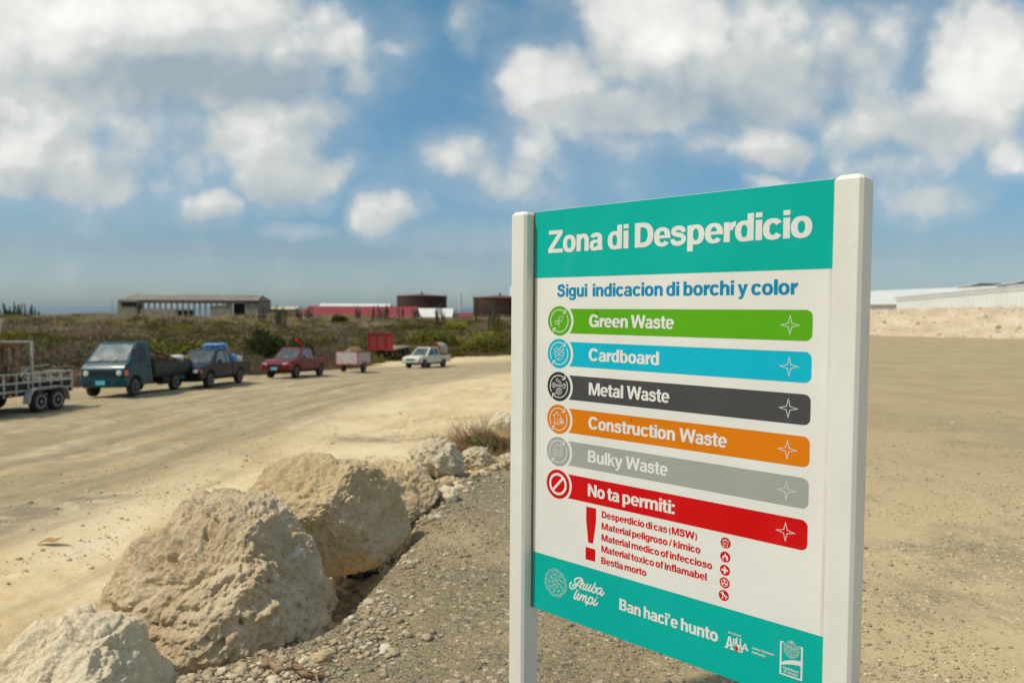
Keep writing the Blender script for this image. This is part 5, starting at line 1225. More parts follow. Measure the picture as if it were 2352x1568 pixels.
wood = [((1.9, .62, .66), (1.75, .60, 2.02), .14, .05, m_plank2, "ochre upright plank nearest the trailer's outer rail"), ((1.5, .70, .66), (1.38, .66, 2.0), .12, .05, m_plank, "second upright plank of the scrap wood, weathered brown"),
 ((1.2, .60, .66), (.95, .60, 1.98), .13, .05, m_plank2, "ochre plank in the middle of the upright scrap wood"), ((.95, .72, .66), (1.3, .70, 1.85), .10, .05, m_plank3, "grey plank crossing the upright ochre ones"),
 ((.75, .55, .66), (.52, .50, 1.95), .12, .05, m_plank, "brown upright plank leaning near the galvanised frame"), ((2.1, .66, 1.97), (.6, .62, 2.02), .11, .12, m_plank2, "thick ochre beam lying along the top of the scrap wood"),
 ((2.0, -.3, 1.99), (.5, -.35, 2.06), .10, .08, m_plank3, "grey beam along the far side of the scrap wood's top"), ((1.25, .2, 1.2), (.78, .15, 2.78), .10, .04, m_plank3, "long pale board sticking up above the load"),
 ((1.5, .0, 1.2), (1.28, .0, 2.55), .11, .04, m_plank4, "dark board sticking up beside the long pale one"), ((1.8, .45, .66), (1.0, .5, 1.5), .10, .04, m_plank4, "dark plank leaning low inside the scrap wood"),
 ((2.1, .74, 1.24), (1.3, .76, .68), .12, .04, m_plank3, "grey plank slanting down to the trailer's deck"), ((.35, .30, 1.22), (-1.35, .55, 1.36), .12, .04, m_plank3, "grey plank lying over the trailer's rear rail"),
 ((.2, .0, 1.20), (-1.5, -.2, 1.28), .14, .05, m_plank4, "dark plank lying behind the grey one at the trailer's rear"), ((-.6, .5, 1.22), (-2.25, .62, 1.27), .13, .05, m_plank2, "ochre plank end poking out past the trailer's tail"),
 ((1.62, .66, .66), (1.58, .64, 1.95), .10, .05, m_plank4, "dark upright plank between the first two ochre ones"), ((1.35, .74, .66), (1.02, .72, 1.9), .09, .05, m_plank, "slanted brown plank at the front of the scrap wood"), ((.62, .70, .66), (.66, .66, 1.98), .10, .05, m_plank4, "dark upright plank beside the galvanised frame"), ((1.85, .70, .66), (2.05, .70, 2.0), .12, .05, m_plank, "brown upright plank at the picture's edge"),
 ((1.0, -.5, .66), (.8, -.5, 2.0), .5, .04, m_plank4, "dark wooden sheet standing at the back of the load")]
for a, b, w_, t_, m, lb in wood:
    if a[0] > .7: a = (a[0] - .75,) + a[1:]; b = (b[0] - .75,) + b[1:]
    plank(a, b, w_, t_, m, ut, lb, GW)

# ------------------------------------------------------------------ buildings and tanks on the skyline
m_conc = paint("weathered_concrete", (.30, .255, .19), .9, var=.25, scale=1.2, dirt=(.13, .10, .07), dirtk=.5, dscale=.6)
m_roofold = paint("old_grey_roof", (.21, .185, .15), .9, var=.3, scale=.8, dirt=(.10, .075, .05), dirtk=.5, dscale=.4)
m_whiteroof = paint("white_sheet_roof", (.66, .65, .62), .5, var=.08, scale=.6)
m_redroof = paint("red_sheet_roof", (.22, .018, .022), .55, var=.18, scale=.7, dirt=(.32, .09, .085), dirtk=.3, dscale=.5)
m_creamwall = paint("cream_wall", (.50, .44, .27), .85, var=.1, scale=.5)
m_rusttank = paint("rusted_tank_steel", (.050, .022, .015), .8, var=.45, scale=.35, dirt=(.10, .035, .018), dirtk=.6, dscale=.2)
m_warehouse = paint("white_cladding", (.80, .785, .73), .5, var=.05, scale=.3)
def facing(px0, px1, depth):
    """ground line of a facade seen from px0 to px1 at one depth: origin, unit vector along it, unit vector away, width"""
    a, b = at(px0, 712, depth), at(px1, 712, depth); u = b - a; u[2] = 0; wd = np.linalg.norm(u); u /= wd
    return a, u, np.array([-u[1], u[0], 0]), wd
def pz(py, depth, px=600): return float(at(px, py, depth)[2])
def building(name, label, cat, px0, px1, depth):
    a, u, v, wd = facing(px0, px1, depth); t = thing(name, label, cat, (a[0], a[1], 0), math.atan2(u[1], u[0])); return t, wd
# ruined long shed: local x along the front, y away, z up
D_ = 170; sh_, W_ = building("ruined_shed", "long roofless-looking concrete shed ruin with open bays, left on the skyline", "building", 270, 594, D_)
zt, ze, zb = pz(678, D_), pz(690, D_), pz(722, D_) - 2.0; dp = 9.0
o = MB().add([(0, -.4, ze), (W_, -.4, ze), (W_ - .6, dp / 2, zt), (1.6, dp / 2, zt), (0, dp + .4, ze), (W_, dp + .4, ze)], [[0, 1, 2, 3], [3, 2, 5, 4]])
o.add([(x, y, z - .18) for x, y, z in o.v], [[3, 2, 1, 0], [4, 5, 2, 3]]); o.build("roof", m_roofold, sh_)
MB().box(W_ * .36, dp / 2 - .3, zt - .02, W_ * .93, dp / 2 + .3, zt + .22).build("roof_ridge", m_whiteroof, sh_)
MB().box(.9, dp / 2 - .4, zt - .02, 2.6, dp / 2 + .4, zt + .3).build("roof_ridge", m_whiteroof, sh_)
for x0, x1, z1 in ((0, 1.0, 0), (1.0, 4.2, -1.3), (5.2, 13.5, -1.9), (21.5, 25.0, -1.0), (25.0, 26.6, -.3), (29.6, W_, -.0)):
    MB().box(x0, 0, zb, x1, .3, ze - .25 + z1).build("front_wall", m_conc, sh_)
for x0, x1, z1 in ((0, 1.6, 0), (26.5, 29.8, 0), (6, 14, -2.05)): MB().box(x0, dp - .3, zb, x1, dp, ze - .25 + z1).build("rear_wall", m_conc, sh_)
MB().box(0, .3, zb, .3, dp - .3, ze - .3).build("end_wall", m_conc, sh_)
MB().box(W_ - .3, .3, zb, W_, dp - .3, ze - .3).add([(W_ - .02, -.2, ze), (W_ - .02, dp + .2, ze), (W_ - .32, dp / 2, zt - .1), (W_ - .3, -.2, ze - .3), (W_ - .3, dp + .2, ze - .3)], [[0, 1, 2], [0, 3, 4, 1]]).build("end_wall", m_conc, sh_)
for k in range(16):
    x = 4.4 + k * 1.32
    if x < 26: MB().box(x, .05, zb, x + .28, .35, ze - .2).build("column", m_conc, sh_); 
MB().box(4.2, .0, ze - .75, W_, .36, ze - .28).build("beam", m_conc, sh_); MB().box(3.5, dp - .3, ze - .7, 27, dp, ze - .25).build("beam", m_conc, sh_)
MB().box(26.6, 1.0, zb, 29.6, 1.2, ze - .5).build("dark_doorway", m_void, sh_)
# cream flat building beside the ruin
D_ = 180; t, W_ = building("low_building", "low cream building with a dark gateway between the ruin and the red roof", "building", 600, 676, D_)
zt, zb = pz(706, D_), pz(725, D_) - 2
MB().box(0, 0, zb, W_, 6, zt - .35).build("wall", m_creamwall, t); MB().add([(-.3, -.4, zt - .34), (W_ + .3, -.4, zt - .34), (W_ - .3, 6, zt + .25), (3.0, 6, zt + .25), (-.3, -.4, zt - .44), (W_ + .3, -.4, zt - .44), (W_ - .3, 6, zt + .15), (3.0, 6, zt + .15)], [[0, 1, 2, 3], [7, 6, 5, 4], [0, 4, 5, 1], [1, 5, 6, 2], [2, 6, 7, 3], [3, 7, 4, 0]]).build("roof", m_creamwall, t)
MB().box(W_ * .50, -.06, zb, W_ * .80, -.01, zt - 1.0).build("gateway", m_void, t)
# red-roofed hall
def hall(name, label, px0, px1, D_, ytop, yeave, deep, mroof, mwall, zdrop=2.5, hipl=0.0, gable=None):
    t, W_ = building(name, label, "building", px0, px1, D_); zt, ze = pz(ytop, D_), pz(yeave, D_); zb = ze - zdrop
    V = [(-.3, -.4, ze), (W_ + .3, -.4, ze), (W_ + .3, deep / 2, zt), (hipl, deep / 2, zt), (-.3, deep + .4, ze), (W_ + .3, deep + .4, ze)]
    V2 = [(x, y, z - .15) for x, y, z in V]; f = [[0, 1, 2, 3], [3, 2, 5, 4], [0, 3, 4]] if hipl else [[0, 1, 2, 3], [3, 2, 5, 4]]
    MB().add(V + V2, f + [[6 + i for i in q[::-1]] for q in f] + [[0, 6, 7, 1], [1, 7, 8, 2], [2, 8, 11, 5]]).build("roof", mroof, t)
    MB().box(0, 0, zb, W_, deep, ze - .2).add([(W_ + .02, 0, ze - .2), (W_ + .02, deep, ze - .2), (W_ + .02, deep / 2, zt - .2), (W_ - .2, 0, ze - .2), (W_ - .2, deep, ze - .2), (W_ - .2, deep / 2, zt - .2)], [[0, 1, 2], [5, 4, 3], [0, 3, 4, 1], [1, 4, 5, 2], [2, 5, 3, 0]]).build("wall", mwall, t)
    rb = MB(); n = int(W_ / .9)
    for k in range(n):
        x = hipl + (W_ - hipl) * (k + .5) / n
        rb.add([(x - .05, -.4, ze + .06), (x + .05, -.4, ze + .06), (x + .05, deep / 2, zt + .06), (x - .05, deep / 2, zt + .06), (x - .05, -.4, ze), (x + .05, -.4, ze), (x + .05, deep / 2, zt), (x - .05, deep / 2, zt)], [[0, 1, 2, 3], [0, 4, 5, 1], [1, 5, 6, 2], [3, 2, 6, 7], [0, 3, 7, 4]])
    rb.build("roof_ribs", mroof, t); return t
m_redwall = paint("red_wall", (.20, .035, .03), .7, var=.2)
hall("red_roofed_hall", "long low hall with a faded red sheet roof, middle of the skyline", 668, 948, 165, 702, 727, 12, m_redroof, m_redwall, 2.5, 2.6)
hall("white_roofed_shed", "white roof showing behind the red-roofed hall", 725, 888, 200, 696, 712, 12, m_whiteroof, m_whiteroof)
hall("white_gabled_building", "small white-roofed building at the right end of the red roof", 950, 1036, 175, 706, 726, 9, m_whiteroof, m_redwall, 2.5)
hall("far_red_roof", "thin strip of red roof beside the second tank", 1046, 1092, 215, 716, 726, 8, m_redroof, m_redwall, 2.5)
def tank(label, px0, px1, D_, ytop, ycone):
    a, u, v, W_ = facing(px0, px1, D_); r = W_ / 2; c = a + u * r + v * r * 0
    t = thing("storage_tank", label, "storage tank", (c[0], c[1], 0), 0, "rusty storage tanks on the skyline"); zt, zc = pz(ytop, D_), pz(ycone, D_); zb = zt - 9
    MB().lathe([(r, zb), (r, zt)], 56, 'z').build("shell", m_rusttank, t, 0, 2, True)
    sm = MB()
    for k in range(4): sm.lathe([(r + .01, zb + 1.6 + k * 2.0), (r + .05, zb + 1.62 + k * 2.0), (r + .05, zb + 1.7 + k * 2.0), (r + .01, zb + 1.72 + k * 2.0)], 56, 'z')
    sm.build("shell_ring", m_rusttank, t, 0, 2, True)
    MB().lathe([(r + .15, zt - .05), (r + .15, zt + .12), (r * .5, zt + (zc - zt) * .62), (.3, zc), (0, zc)], 56, 'z').build("roof", paint("tank_roof_rust", (.14, .055, .03), .85, var=.35, scale=.4), t, 0, 2, True)
    rl = MB()
    for k in range(40):
        q = 2 * math.pi * k / 40; rl.box(r * math.cos(q) - .03, r * math.sin(q) - .03, zt, r * math.cos(q) + .03, r * math.sin(q) + .03, zt + .5)
    rl.build("railing", m_rusttank, t); MB().box(-.25, -.25, zc - .05, .25, .25, zc + .6).build("vent", m_rusttank, t)
    return t
tank("rusty brown storage tank standing clear over the red roof's end", 912, 1026, 215, 679, 673)
tank("rusty brown storage tank cut off by the sign's left post", 1087, 1210, 205, 682, 675)
q = at(1057, 716, 230); t = thing("mast", "thin white mast between the two rusty tanks", "mast", (q[0], q[1], 0))
MB().lathe([(.42, -4), (.40, pz(690, 230)), (.25, pz(668, 230)), (0, pz(666, 230))], 10, 'z').build("mast_tube", m_whiteroof, t, 0, 2, True)
q = at(1090, 712, 330); t = thing("mast", "very thin grey antenna beside the second tank", "mast", (q[0], q[1], 0)); MB().lathe([(.12, -4), (.07, pz(670, 330)), (0, pz(669, 330))], 6, 'z').build("mast_tube", m_conc, t)
q = at(1178, 712, 235); t = thing("silo", "white silo top peeping out beside the sign post", "silo", (q[0], q[1], 0)); MB().lathe([(1.0, -4), (1.0, pz(660, 235)), (.6, pz(656, 235)), (0, pz(655, 235))], 24, 'z').build("silo_shell", m_whiteroof, t, 0, 2, True)
q = at(258, 705, 150); t = thing("mast", "short thin pole left of the ruined shed", "mast", (q[0], q[1], 0)); MB().lathe([(.07, -3), (.05, pz(690, 150)), (0, pz(689.5, 150))], 6, 'z').build("mast_tube", m_conc, t)

# pale rubble bank on the far side of the pad, and the warehouse behind it
nb = 150; v = []; f = []
cross = [(-6.5, -.3), (-5.2, .05), (-4.2, .42), (-3.2, .85), (-2.2, 1.25), (-1.2, 1.50), (-.3, 1.62), (.8, 1.66), (2.0, 1.55), (3.5, 1.1), (5.0, .5), (6.5, -.3)]
BA, BB = np.array([16.2, 63.1]), np.array([46.5, 36.9])
cr2 = []
for j in range(len(cross) - 1):
    for k in range(5): s_ = k / 5; cr2.append((cross[j][0] * (1 - s_) + cross[j + 1][0] * s_, cross[j][1] * (1 - s_) + cross[j + 1][1] * s_))
cr2.append(cross[-1]); ub = (BB - BA) / np.linalg.norm(BB - BA); vb = np.array([-ub[1], ub[0]])
G2 = np.array([[BA + (BB - BA) * i / nb + vb * c[0] * (1.0) for c in cr2] for i in range(nb + 1)]).reshape(-1, 2); hh = np.tile([c[1] * (1.14 if c[1] > 0 else 1) for c in cr2], nb + 1)
P3 = np.c_[G2, hh * 2]
e = fbm(P3 * .45, 4, 61); w1, _ = worley(P3 * 1.1, 62); w2, _ = worley(P3 * 2.6, 63)
hh = hh * (.94 + .10 * vnoise(np.c_[G2 * .12, 0 * hh], 66)) + np.clip(hh + .3, 0, 1) * (.26 * e + .40 * np.clip(.45 - w1, 0, 1) + .40 * np.clip(.45 - w2, 0, 1))
n2 = len(cr2); F = np.array([[i * n2 + j, (i + 1) * n2 + j, (i + 1) * n2 + j + 1, i * n2 + j + 1] for i in range(nb) for j in range(n2 - 1)])
m_bank = rock_material("rubble_bank", (.50, .38, .25), (.62, .51, .37), (.40, .27, .16), (.74, .67, .55), .8, 1.0, .35)
tag(mesh_np("rubble_bank", np.c_[G2, hh], F, m_bank, True), None, None, None, 'structure')
rg = np.random.default_rng(31); n = 1500; i_ = rg.integers(0, len(G2), n); sz = np.clip(rg.lognormal(math.log(.065), .55, n), .03, .26)
keep = hh[i_] > .05
tag(stones_mass("bank_stones", np.c_[G2[i_] + rg.normal(size=(n, 2)) * .12, hh[i_] + .0 * sz][keep], sz[keep], gravel_material("bank_stone", (.60, .49, .36), (.66, .56, .43), (.74, .67, .55), (.56, .44, .30)), 32, 2, .75), None, None, None, 'stuff')
# warehouse: near corner at picture x 2059, gable side rising to the right
D_ = 72; c0 = at(2059, 712, D_); a1 = at(2700, 712, 46); ux = (a1 - c0); ux[2] = 0; gw = np.linalg.norm(ux); ux /= gw; uy = np.array([-ux[1], ux[0], 0])
wh = thing("warehouse", "large white metal warehouse with roof panels behind the rubble bank", "warehouse", (c0[0], c0[1], 0), math.atan2(ux[1], ux[0]))
DW = 72.0
for _ in range(40):                                          # depth of the gable wall where it leaves the picture
    q = at(2352, 712, DW) - c0; off = q[0] * uy[0] + q[1] * uy[1]; DW -= off * .5
zc = pz(685.5, D_, 2059); slope = (pz(657.5, DW, 2352) - zc) / (np.linalg.norm(at(2352, 712, DW)[:2] - c0[:2]))
ridge = zc + slope * gw * .72; L_ = 46
gx = gw * .72
MB().add([(0, 0, -1), (gw, 0, -1), (gw, 0, zc + slope * gw * .44), (gx, 0, ridge), (0, 0, zc), (0, L_, -1), (gw, L_, -1), (gw, L_, zc + slope * gw * .44), (gx, L_, ridge), (0, L_, zc)],
         [[4, 3, 2, 1, 0], [5, 6, 7, 8, 9], [0, 5, 9, 4], [1, 2, 7, 6]]).build("wall", m_warehouse, wh)
rb = MB(); k = 0
while k * .5 < gx: x = k * .5 + .1; rb.box(x, -.035, -1, x + .16, -.003, zc + slope * x - .32); k += 1
rb.build("cladding_ribs", m_warehouse, wh)
def roofsheet(x0, z0, x1, z1, y0, y1, th): return MB().add([(x0, y0, z0), (x1, y0, z1), (x1, y1, z1), (x0, y1, z0), (x0, y0, z0 + th), (x1, y0, z1 + th), (x1, y1, z1 + th), (x0, y1, z0 + th)], [[3, 2, 1, 0], [4, 5, 6, 7], [0, 1, 5, 4], [1, 2, 6, 5], [2, 3, 7, 6], [3, 0, 4, 7]])
roofsheet(-.5, zc - slope * .5 + .01, gx, ridge + .01, -.05, L_ + .2, .16).build("roof", m_whiteroof, wh); roofsheet(gx, ridge + .01, gw + .4, zc + slope * gw * .44 - .05, -.05, L_ + .2, .16).build("roof", m_whiteroof, wh)
roofsheet(0, zc - .27, gx, ridge - .27, -.045, -.036, .24).build("gable_trim", m_whiteroof, wh)
# side wing continuing left behind the post, with an eave gutter
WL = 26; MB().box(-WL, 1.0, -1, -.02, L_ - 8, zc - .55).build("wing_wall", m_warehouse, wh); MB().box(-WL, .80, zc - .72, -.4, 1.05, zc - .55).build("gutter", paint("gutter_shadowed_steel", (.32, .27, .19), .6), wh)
zr = zc + 1.55; MB().add([(-WL, .7, zc - .5), (-.55, .7, zc - .5), (-.55, 16, zr), (-WL, 16, zr), (-WL, .7, zc - .62), (-.55, .7, zc - .62), (-.55, 16, zr - .12), (-WL, 16, zr - .12)], [[0, 1, 2, 3], [7, 6, 5, 4], [0, 4, 5, 1], [2, 6, 7, 3], [1, 5, 6, 2], [3, 7, 4, 0]]).build("wing_roof", m_whiteroof, wh)
m_panel_shade = paint("dark_panel_shade", (.05, .045, .045), .3, var=.2)
for k, (x, y) in enumerate(((-9.5, 15.5), (-3.0, 15.0), (3.6, 14.0), (9.8, 12.0), (15.2, 10.0))):
    zz = (zr - .1 if x < -.5 else zc + slope * x + .18); p_ = MB().add([(x - 1.9, y, zz + .12), (x + 1.9, y, zz + .50), (x + 1.9, y + 3, zz + .50), (x - 1.9, y + 3, zz + .12), (x - 1.9, y, zz + .04), (x + 1.9, y, zz + .42), (x + 1.9, y + 3, zz + .42), (x - 1.9, y + 3, zz + .04)], [[0, 1, 2, 3], [7, 6, 5, 4], [0, 4, 5, 1], [2, 6, 7, 3], [1, 5, 6, 2], [3, 7, 4, 0]]).build("roof_panel", m_whiteroof, wh)
    MB().box(x + .9, y + .05, zz + .22, x + 1.95, y + 2.9, zz + .40).build("panel_shade", m_panel_shade, p_)  # dark block stands in for the shade under the panel's raised end

# ------------------------------------------------------------------ scrub
def foliage_mat(name, a, b_, c, tr=.25):
    m, t, bs = material(name); r = t.n('ShaderNodeNewGeometry').outputs['Random Per Island']; P = t.n('ShaderNodeTexCoord').outputs['Object']
    rnd = t.n('ShaderNodeObjectInfo').outputs['Random']
    k = t.mix(r, a, b_); k = t.mix(t.math('MULTIPLY', t.ramp(t.noise(P, 1.3, 3), .45, .7), .8), k, c)
    hs = t.n('ShaderNodeHueSaturation'); t.put(hs.inputs['Color'], k); t.put(hs.inputs['Hue'], t.math('MULTIPLY_ADD', rnd, .04, .48)); t.put(hs.inputs['Value'], t.math('MULTIPLY_ADD', rnd, .5, .75))
    t.put(bs.inputs['Base Color'], hs.outputs[0]); bs.inputs['Roughness'].default_value = .75; bs.inputs['Specular IOR Level'].default_value = .25
    return m
m_twiggrey = foliage_mat("grey_twigs", (.135, .098, .060), (.24, .178, .112), (.095, .070, .042))
m_olive = foliage_mat("olive_leaves", (.085, .085, .005), (.17, .155, .011), (.055, .058, .004))
m_lime = foliage_mat("yellow_green_leaves", (.22, .195, .010), (.36, .30, .018), (.14, .135, .008))
m_deep = foliage_mat("deep_green_leaves", (.028, .045, .006), (.065, .085, .010), (.020, .032, .005))
m_straw = foliage_mat("straw_grass", (.38, .285, .16), (.54, .43, .27), (.28, .21, .115))
m_cactus = foliage_mat("cactus_green", (.045, .055, .030), (.085, .085, .05), (.06, .05, .03))
def crown(n, seed, leaf, flat=.6, lobes=9, skirt=.25, hollow=.35):
    """leaf quads gathered in clumps over an uneven dome of radius about 1"""
    rg = np.random.default_rng(seed); L = rg.normal(size=(lobes, 3)); L /= np.linalg.norm(L, axis=1)[:, None]; L[:, 2] = np.abs(L[:, 2]); L *= rg.uniform(.25, .72, (lobes, 1)); L[:, 2] *= flat; lr = rg.uniform(.30, .55, lobes)
    i = rg.integers(0, lobes, n); d = rg.normal(size=(n, 3)); d /= np.linalg.norm(d, axis=1)[:, None]; r = lr[i] * rg.uniform(hollow, 1.0, n) ** .5
    P = L[i] + d * r[:, None] * np.array([1, 1, .8]); P[:, 2] = np.abs(P[:, 2] + .12) * 1.0
    return P, rg
def leaves(P, rg, leaf, asp=.5):
    n = len(P); a = rg.normal(size=(n, 3)); a /= np.linalg.norm(a, axis=1)[:, None]; b_ = np.cross(a, rg.normal(size=(n, 3))); b_ /= np.linalg.norm(b_, axis=1)[:, None]
    s = leaf * rg.uniform(.6, 1.4, n)[:, None]; V = np.stack([P - a * s, P + b_ * s * asp, P + a * s, P - b_ * s * asp], 1).reshape(-1, 3)
    return V, np.arange(4 * n).reshape(n, 4)
def twigs(n, seed, rad=1.0, h=.75, thick=.012, up=.5, segs=3, fork=2):
    """thin three-sided twigs springing from the root"""
    rg = random.Random(seed); V = []; F = []
    def stick(a, b_, r0, r1):
        t = (b_ - a).normalized(); u = t.orthogonal().normalized(); w_ = t.cross(u); k = len(V)
        for q, r in ((a, r0), (b_, r1)):
            for j in range(3): th = j * 2.094; V.append(tuple(q + (u * math.cos(th) + w_ * math.sin(th)) * r))
        for j in range(3): F.append([k + j, k + (j + 1) % 3, k + 3 + (j + 1) % 3, k + 3 + j])
    for _ in range(n):
        a = rg.uniform(0, 6.283); e = math.asin(min(.98, rg.random() ** up)); d = Vector((math.cos(a) * math.cos(e), math.sin(a) * math.cos(e), math.sin(e)))
        q = Vector((rg.uniform(-.25, .25), rg.uniform(-.25, .25), 0)); l = rg.uniform(.55, 1.0) / segs; r = thick
        for s in range(segs):
            d2 = (d + Vector((rg.gauss(0, .3), rg.gauss(0, .3), rg.gauss(0, .22)))).normalized(); q2 = q + Vector((d2.x * rad, d2.y * rad, abs(d2.z) * h)) * l; stick(q, q2, r, r * .7)
            if s > 0:
                for _f in range(fork):
                    d3 = (d2 + Vector((rg.gauss(0, .7), rg.gauss(0, .7), rg.gauss(0, .5)))).normalized(); q3 = q2 + d3 * l * rg.uniform(.4, .9); q3.z = max(q3.z, .02); stick(q2, q3, r * .55, r * .25)
            q = q2; r *= .7
    return np.array(V), np.array(F)
def shrub_mesh(kind, seed):
    got = []
    if kind == 'grey':
        got.append(("branches", twigs(190, seed, 1.05, .85, .011, .6), m_twiggrey)); P, rg = crown(5200, seed, .05, .6, 12); got.append(("foliage", leaves(P, rg, .026, .25), m_twiggrey))
    elif kind == 'olive':
        P, rg = crown(9000, seed, .08, .55, 13); got.append(("foliage", leaves(P, rg, .030, .6), m_olive)); got.append(("branches", twigs(50, seed, .9, .7, .018), m_twiggrey))
    elif kind == 'lime':
        P, rg = crown(7500, seed, .08, .5, 11); got.append(("foliage", leaves(P, rg, .030, .6), m_lime)); got.append(("branches", twigs(36, seed, .85, .6, .016), m_twiggrey))
    elif kind == 'deep':
        P, rg = crown(8000, seed, .08, .8, 12); got.append(("foliage", leaves(P, rg, .034, .6), m_deep)); got.append(("branches", twigs(36, seed, .8, .8, .02), m_twiggrey))
    elif kind == 'straw':
        got.append(("foliage", twigs(330, seed, .9, .75, .012, .45, 2, 1), m_straw))
    return got
LAB = {'grey': ("thorn_bush", "bare grey-brown thorn bush in the scrub behind the queue", "grey bare thorn bushes in the scrub"), 'olive': ("olive_shrub", "olive-green leafy shrub in the scrub behind the queue", "olive-green shrubs in the scrub"),
       'lime': ("yellow_green_shrub", "yellow-green shrub on the scrub slope", "yellow-green shrubs in the scrub"), 'deep': ("dark_green_bush", "dense dark green bush standing out of the scrub", "dark green bushes in the scrub"), 'straw': ("dry_grass_tuft", "tuft of straw-coloured dry grass on the scrub slope", "dry grass tufts in the scrub")}
PROTO = {}
for kind in LAB:
    PROTO[kind] = [[(nm, mesh_np(nm, V, F, m), m) for nm, (V, F), m in shrub_mesh(kind, 100 + 10 * i + len(kind))] for i in range(3)]
    for var in PROTO[kind]:
        for nm, o, m in var: COL.objects.unlink(o)
def shrub(kind, x, y, s, hz=1.0, label=None, rot=0, group=True, sink=.1):
    nm, lb, gr = LAB[kind]; var = PROTO[kind][int(abs(x * 7.3 + y * 3.1)) % 3]
    t = thing(nm, label or lb, "bush" if kind != 'straw' else "grass tuft", (x, y, gz(x, y) - sink * s), rot, gr if group else None); t.scale = (s, s, s * hz)
    for pn, o, m in var:
        c = o.copy(); COL.objects.link(c); c.parent = t
    return t
rg = random.Random(77); placed = []
def clear_of(x, y, r): return all((x - a) ** 2 + (y - b_) ** 2 > (r + c) ** 2 * .20 for a, b_, c in placed)
cand = []
while len(cand) < 6600:
    y = 26 * (150 / 26) ** rg.random(); cand.append((rg.uniform(-.80, .34) * y, y))
ca = np.array(cand); dsc = sdist(ca, SCRUB)[0]; nz1 = fbm(np.c_[ca * .055, ca[:, :1] * 0], 3, 71); nz2 = fbm(np.c_[ca * .09, ca[:, :1] * 0], 3, 72)
order = sorted(range(len(ca)), key=lambda i: ca[i, 1]); nb_ = 0
far_spots = []
for i in order:
    x, y = ca[i]; d = dsc[i]
    if d < .5 or rg.random() < .25 or (abs(x - DT_Q[0] - .9) < 3.6 and -2.0 < y - DT_Q[1] < 9.5): continue
    s = rg.choice([rg.uniform(1.2, 1.8), rg.uniform(1.6, 2.4), rg.uniform(2.2, 3.4)]) * (1.0 if d < 45 else .85)
    a, b_ = nz1[i], nz2[i]
    upper = d / 60
    px = 1176 + FPX * x / y; up_ = upper
    if up_ > .62 and rg.random() < .8: kind = rg.choice(['lime', 'straw', 'straw', 'olive', 'grey', 'olive'])
    elif d < 9: kind = 'grey' if px < 830 or rg.random() < .3 else 'olive'
    elif 330 < px < 600: kind = 'olive' if rg.random() < .72 else 'grey'
    elif px >= 840: kind = 'olive' if rg.random() < .78 else rg.choice(['grey', 'lime'])
    else: kind = 'grey' if rg.random() < .68 else 'olive'
    hz = rg.uniform(.42, .72) * (1.0 if d < 25 else .8)
    if kind == 'straw': s *= .7
    if y > 118 and s * hz > 1.1: s *= .75
    if not clear_of(x, y, s): continue
    placed.append((x, y, s))
    if nb_ < 285 and px < 1230: shrub(kind, x, y, s, hz, None, rg.uniform(0, 6.28)); nb_ += 1
    else: far_spots.append((kind, x, y, s, hz))
# named single plants that stand out in the photograph
def plant_at(kind, px, py_top, depth, wpx, label, hz=None):
    x, y, _ = at(px, 712, depth); s = wpx / 2 * depth / FPX; g = gz(x, y); zt = pz(py_top, depth, px); return shrub(kind, x, y, s, max(.3, (zt - g + .1 * s) / (s * 1.05)), label, 0, False)
plant_at('deep', 782, 711, 120, 44, "dark green rounded bush in front of the red roof")
plant_at('lime', 1050, 722, 110, 62, "bright yellow-green bush left of the second tank")
plant_at('deep', 615, 742, 62, 120, "broad dark green bush above the maroon pickup, left of the red rag")
plant_at('deep', 690, 760, 57, 90, "dark green bush just behind the red rag on the maroon pickup")
plant_at('olive', 1120, 752, 86, 130, "broad olive bush at the end of the lot by the sign post")
plant_at('olive', 1000, 742, 92, 150, "wide olive thicket behind the white pickup")
plant_at('lime', 20, 725, 60, 90, "yellow-green bush at the picture's left edge above the trailer")
plant_at('straw', 215, 718, 75, 190, "wide bank of pale dry grass left of the ruined shed")
plant_at('grey', 95, 742, 37, 270, "wide grey-brown thicket right behind the tandem trailer")
plant_at('grey', 245, 736, 44, 270, "wide grey-brown thicket behind the teal truck's cab")
plant_at('olive', 430, 748, 50, 250, "broad olive thicket behind the teal truck's bed")
plant_at('grey', 545, 770, 46, 150, "grey-brown thicket behind the navy pickup")
plant_at('grey', 770, 768, 58, 170, "grey-brown thicket behind the white and red box trailer")
# far scrub as one mass, and low growth between the shrubs
FV, FF, nv = {}, {}, {}
def mass(kind, V, F):
    FV.setdefault(kind, []).append(V); FF.setdefault(kind, []).append(F + nv.get(kind, 0)); nv[kind] = nv.get(kind, 0) + len(V)
for kind, x, y, s, hz in far_spots[:1500]:
    n = 560; P, r2 = crown(n, int(x * 31 + y * 17) & 9999, .1, .6, 6); V, F = leaves(P, r2, .05 if kind != 'grey' else .045, .55)
    V = V * np.array([s, s, s * hz]) + np.array([x, y, gz(x, y) - .1]); mass({'grey': m_twiggrey, 'olive': m_olive, 'lime': m_lime, 'deep': m_deep, 'straw': m_straw}[kind].name, V, F)
rg2 = np.random.default_rng(5); n = 260000; yy_ = 26 * (175 / 26) ** rg2.uniform(0, 1, n); pp = np.c_[rg2.uniform(-.82, .36, n) * yy_, yy_]; dd = sdist(pp, SCRUB)[0]; pp = pp[dd > .6]; pp = pp[:230000]
dpp = sdist(pp, SCRUB)[0]; nzz = fbm(np.c_[pp * .05, pp[:, :1] * 0], 3, 71) * 1.3 + rg2.uniform(-.12, .12, len(pp)) + .12 - .55 * sstep(35, 70, dpp); hgt = rg2.uniform(0, .55, len(pp)) * (1 + .8 * fbm(np.c_[pp * .3, pp[:, :1] * 0], 2, 74)); gg = ground(pp)
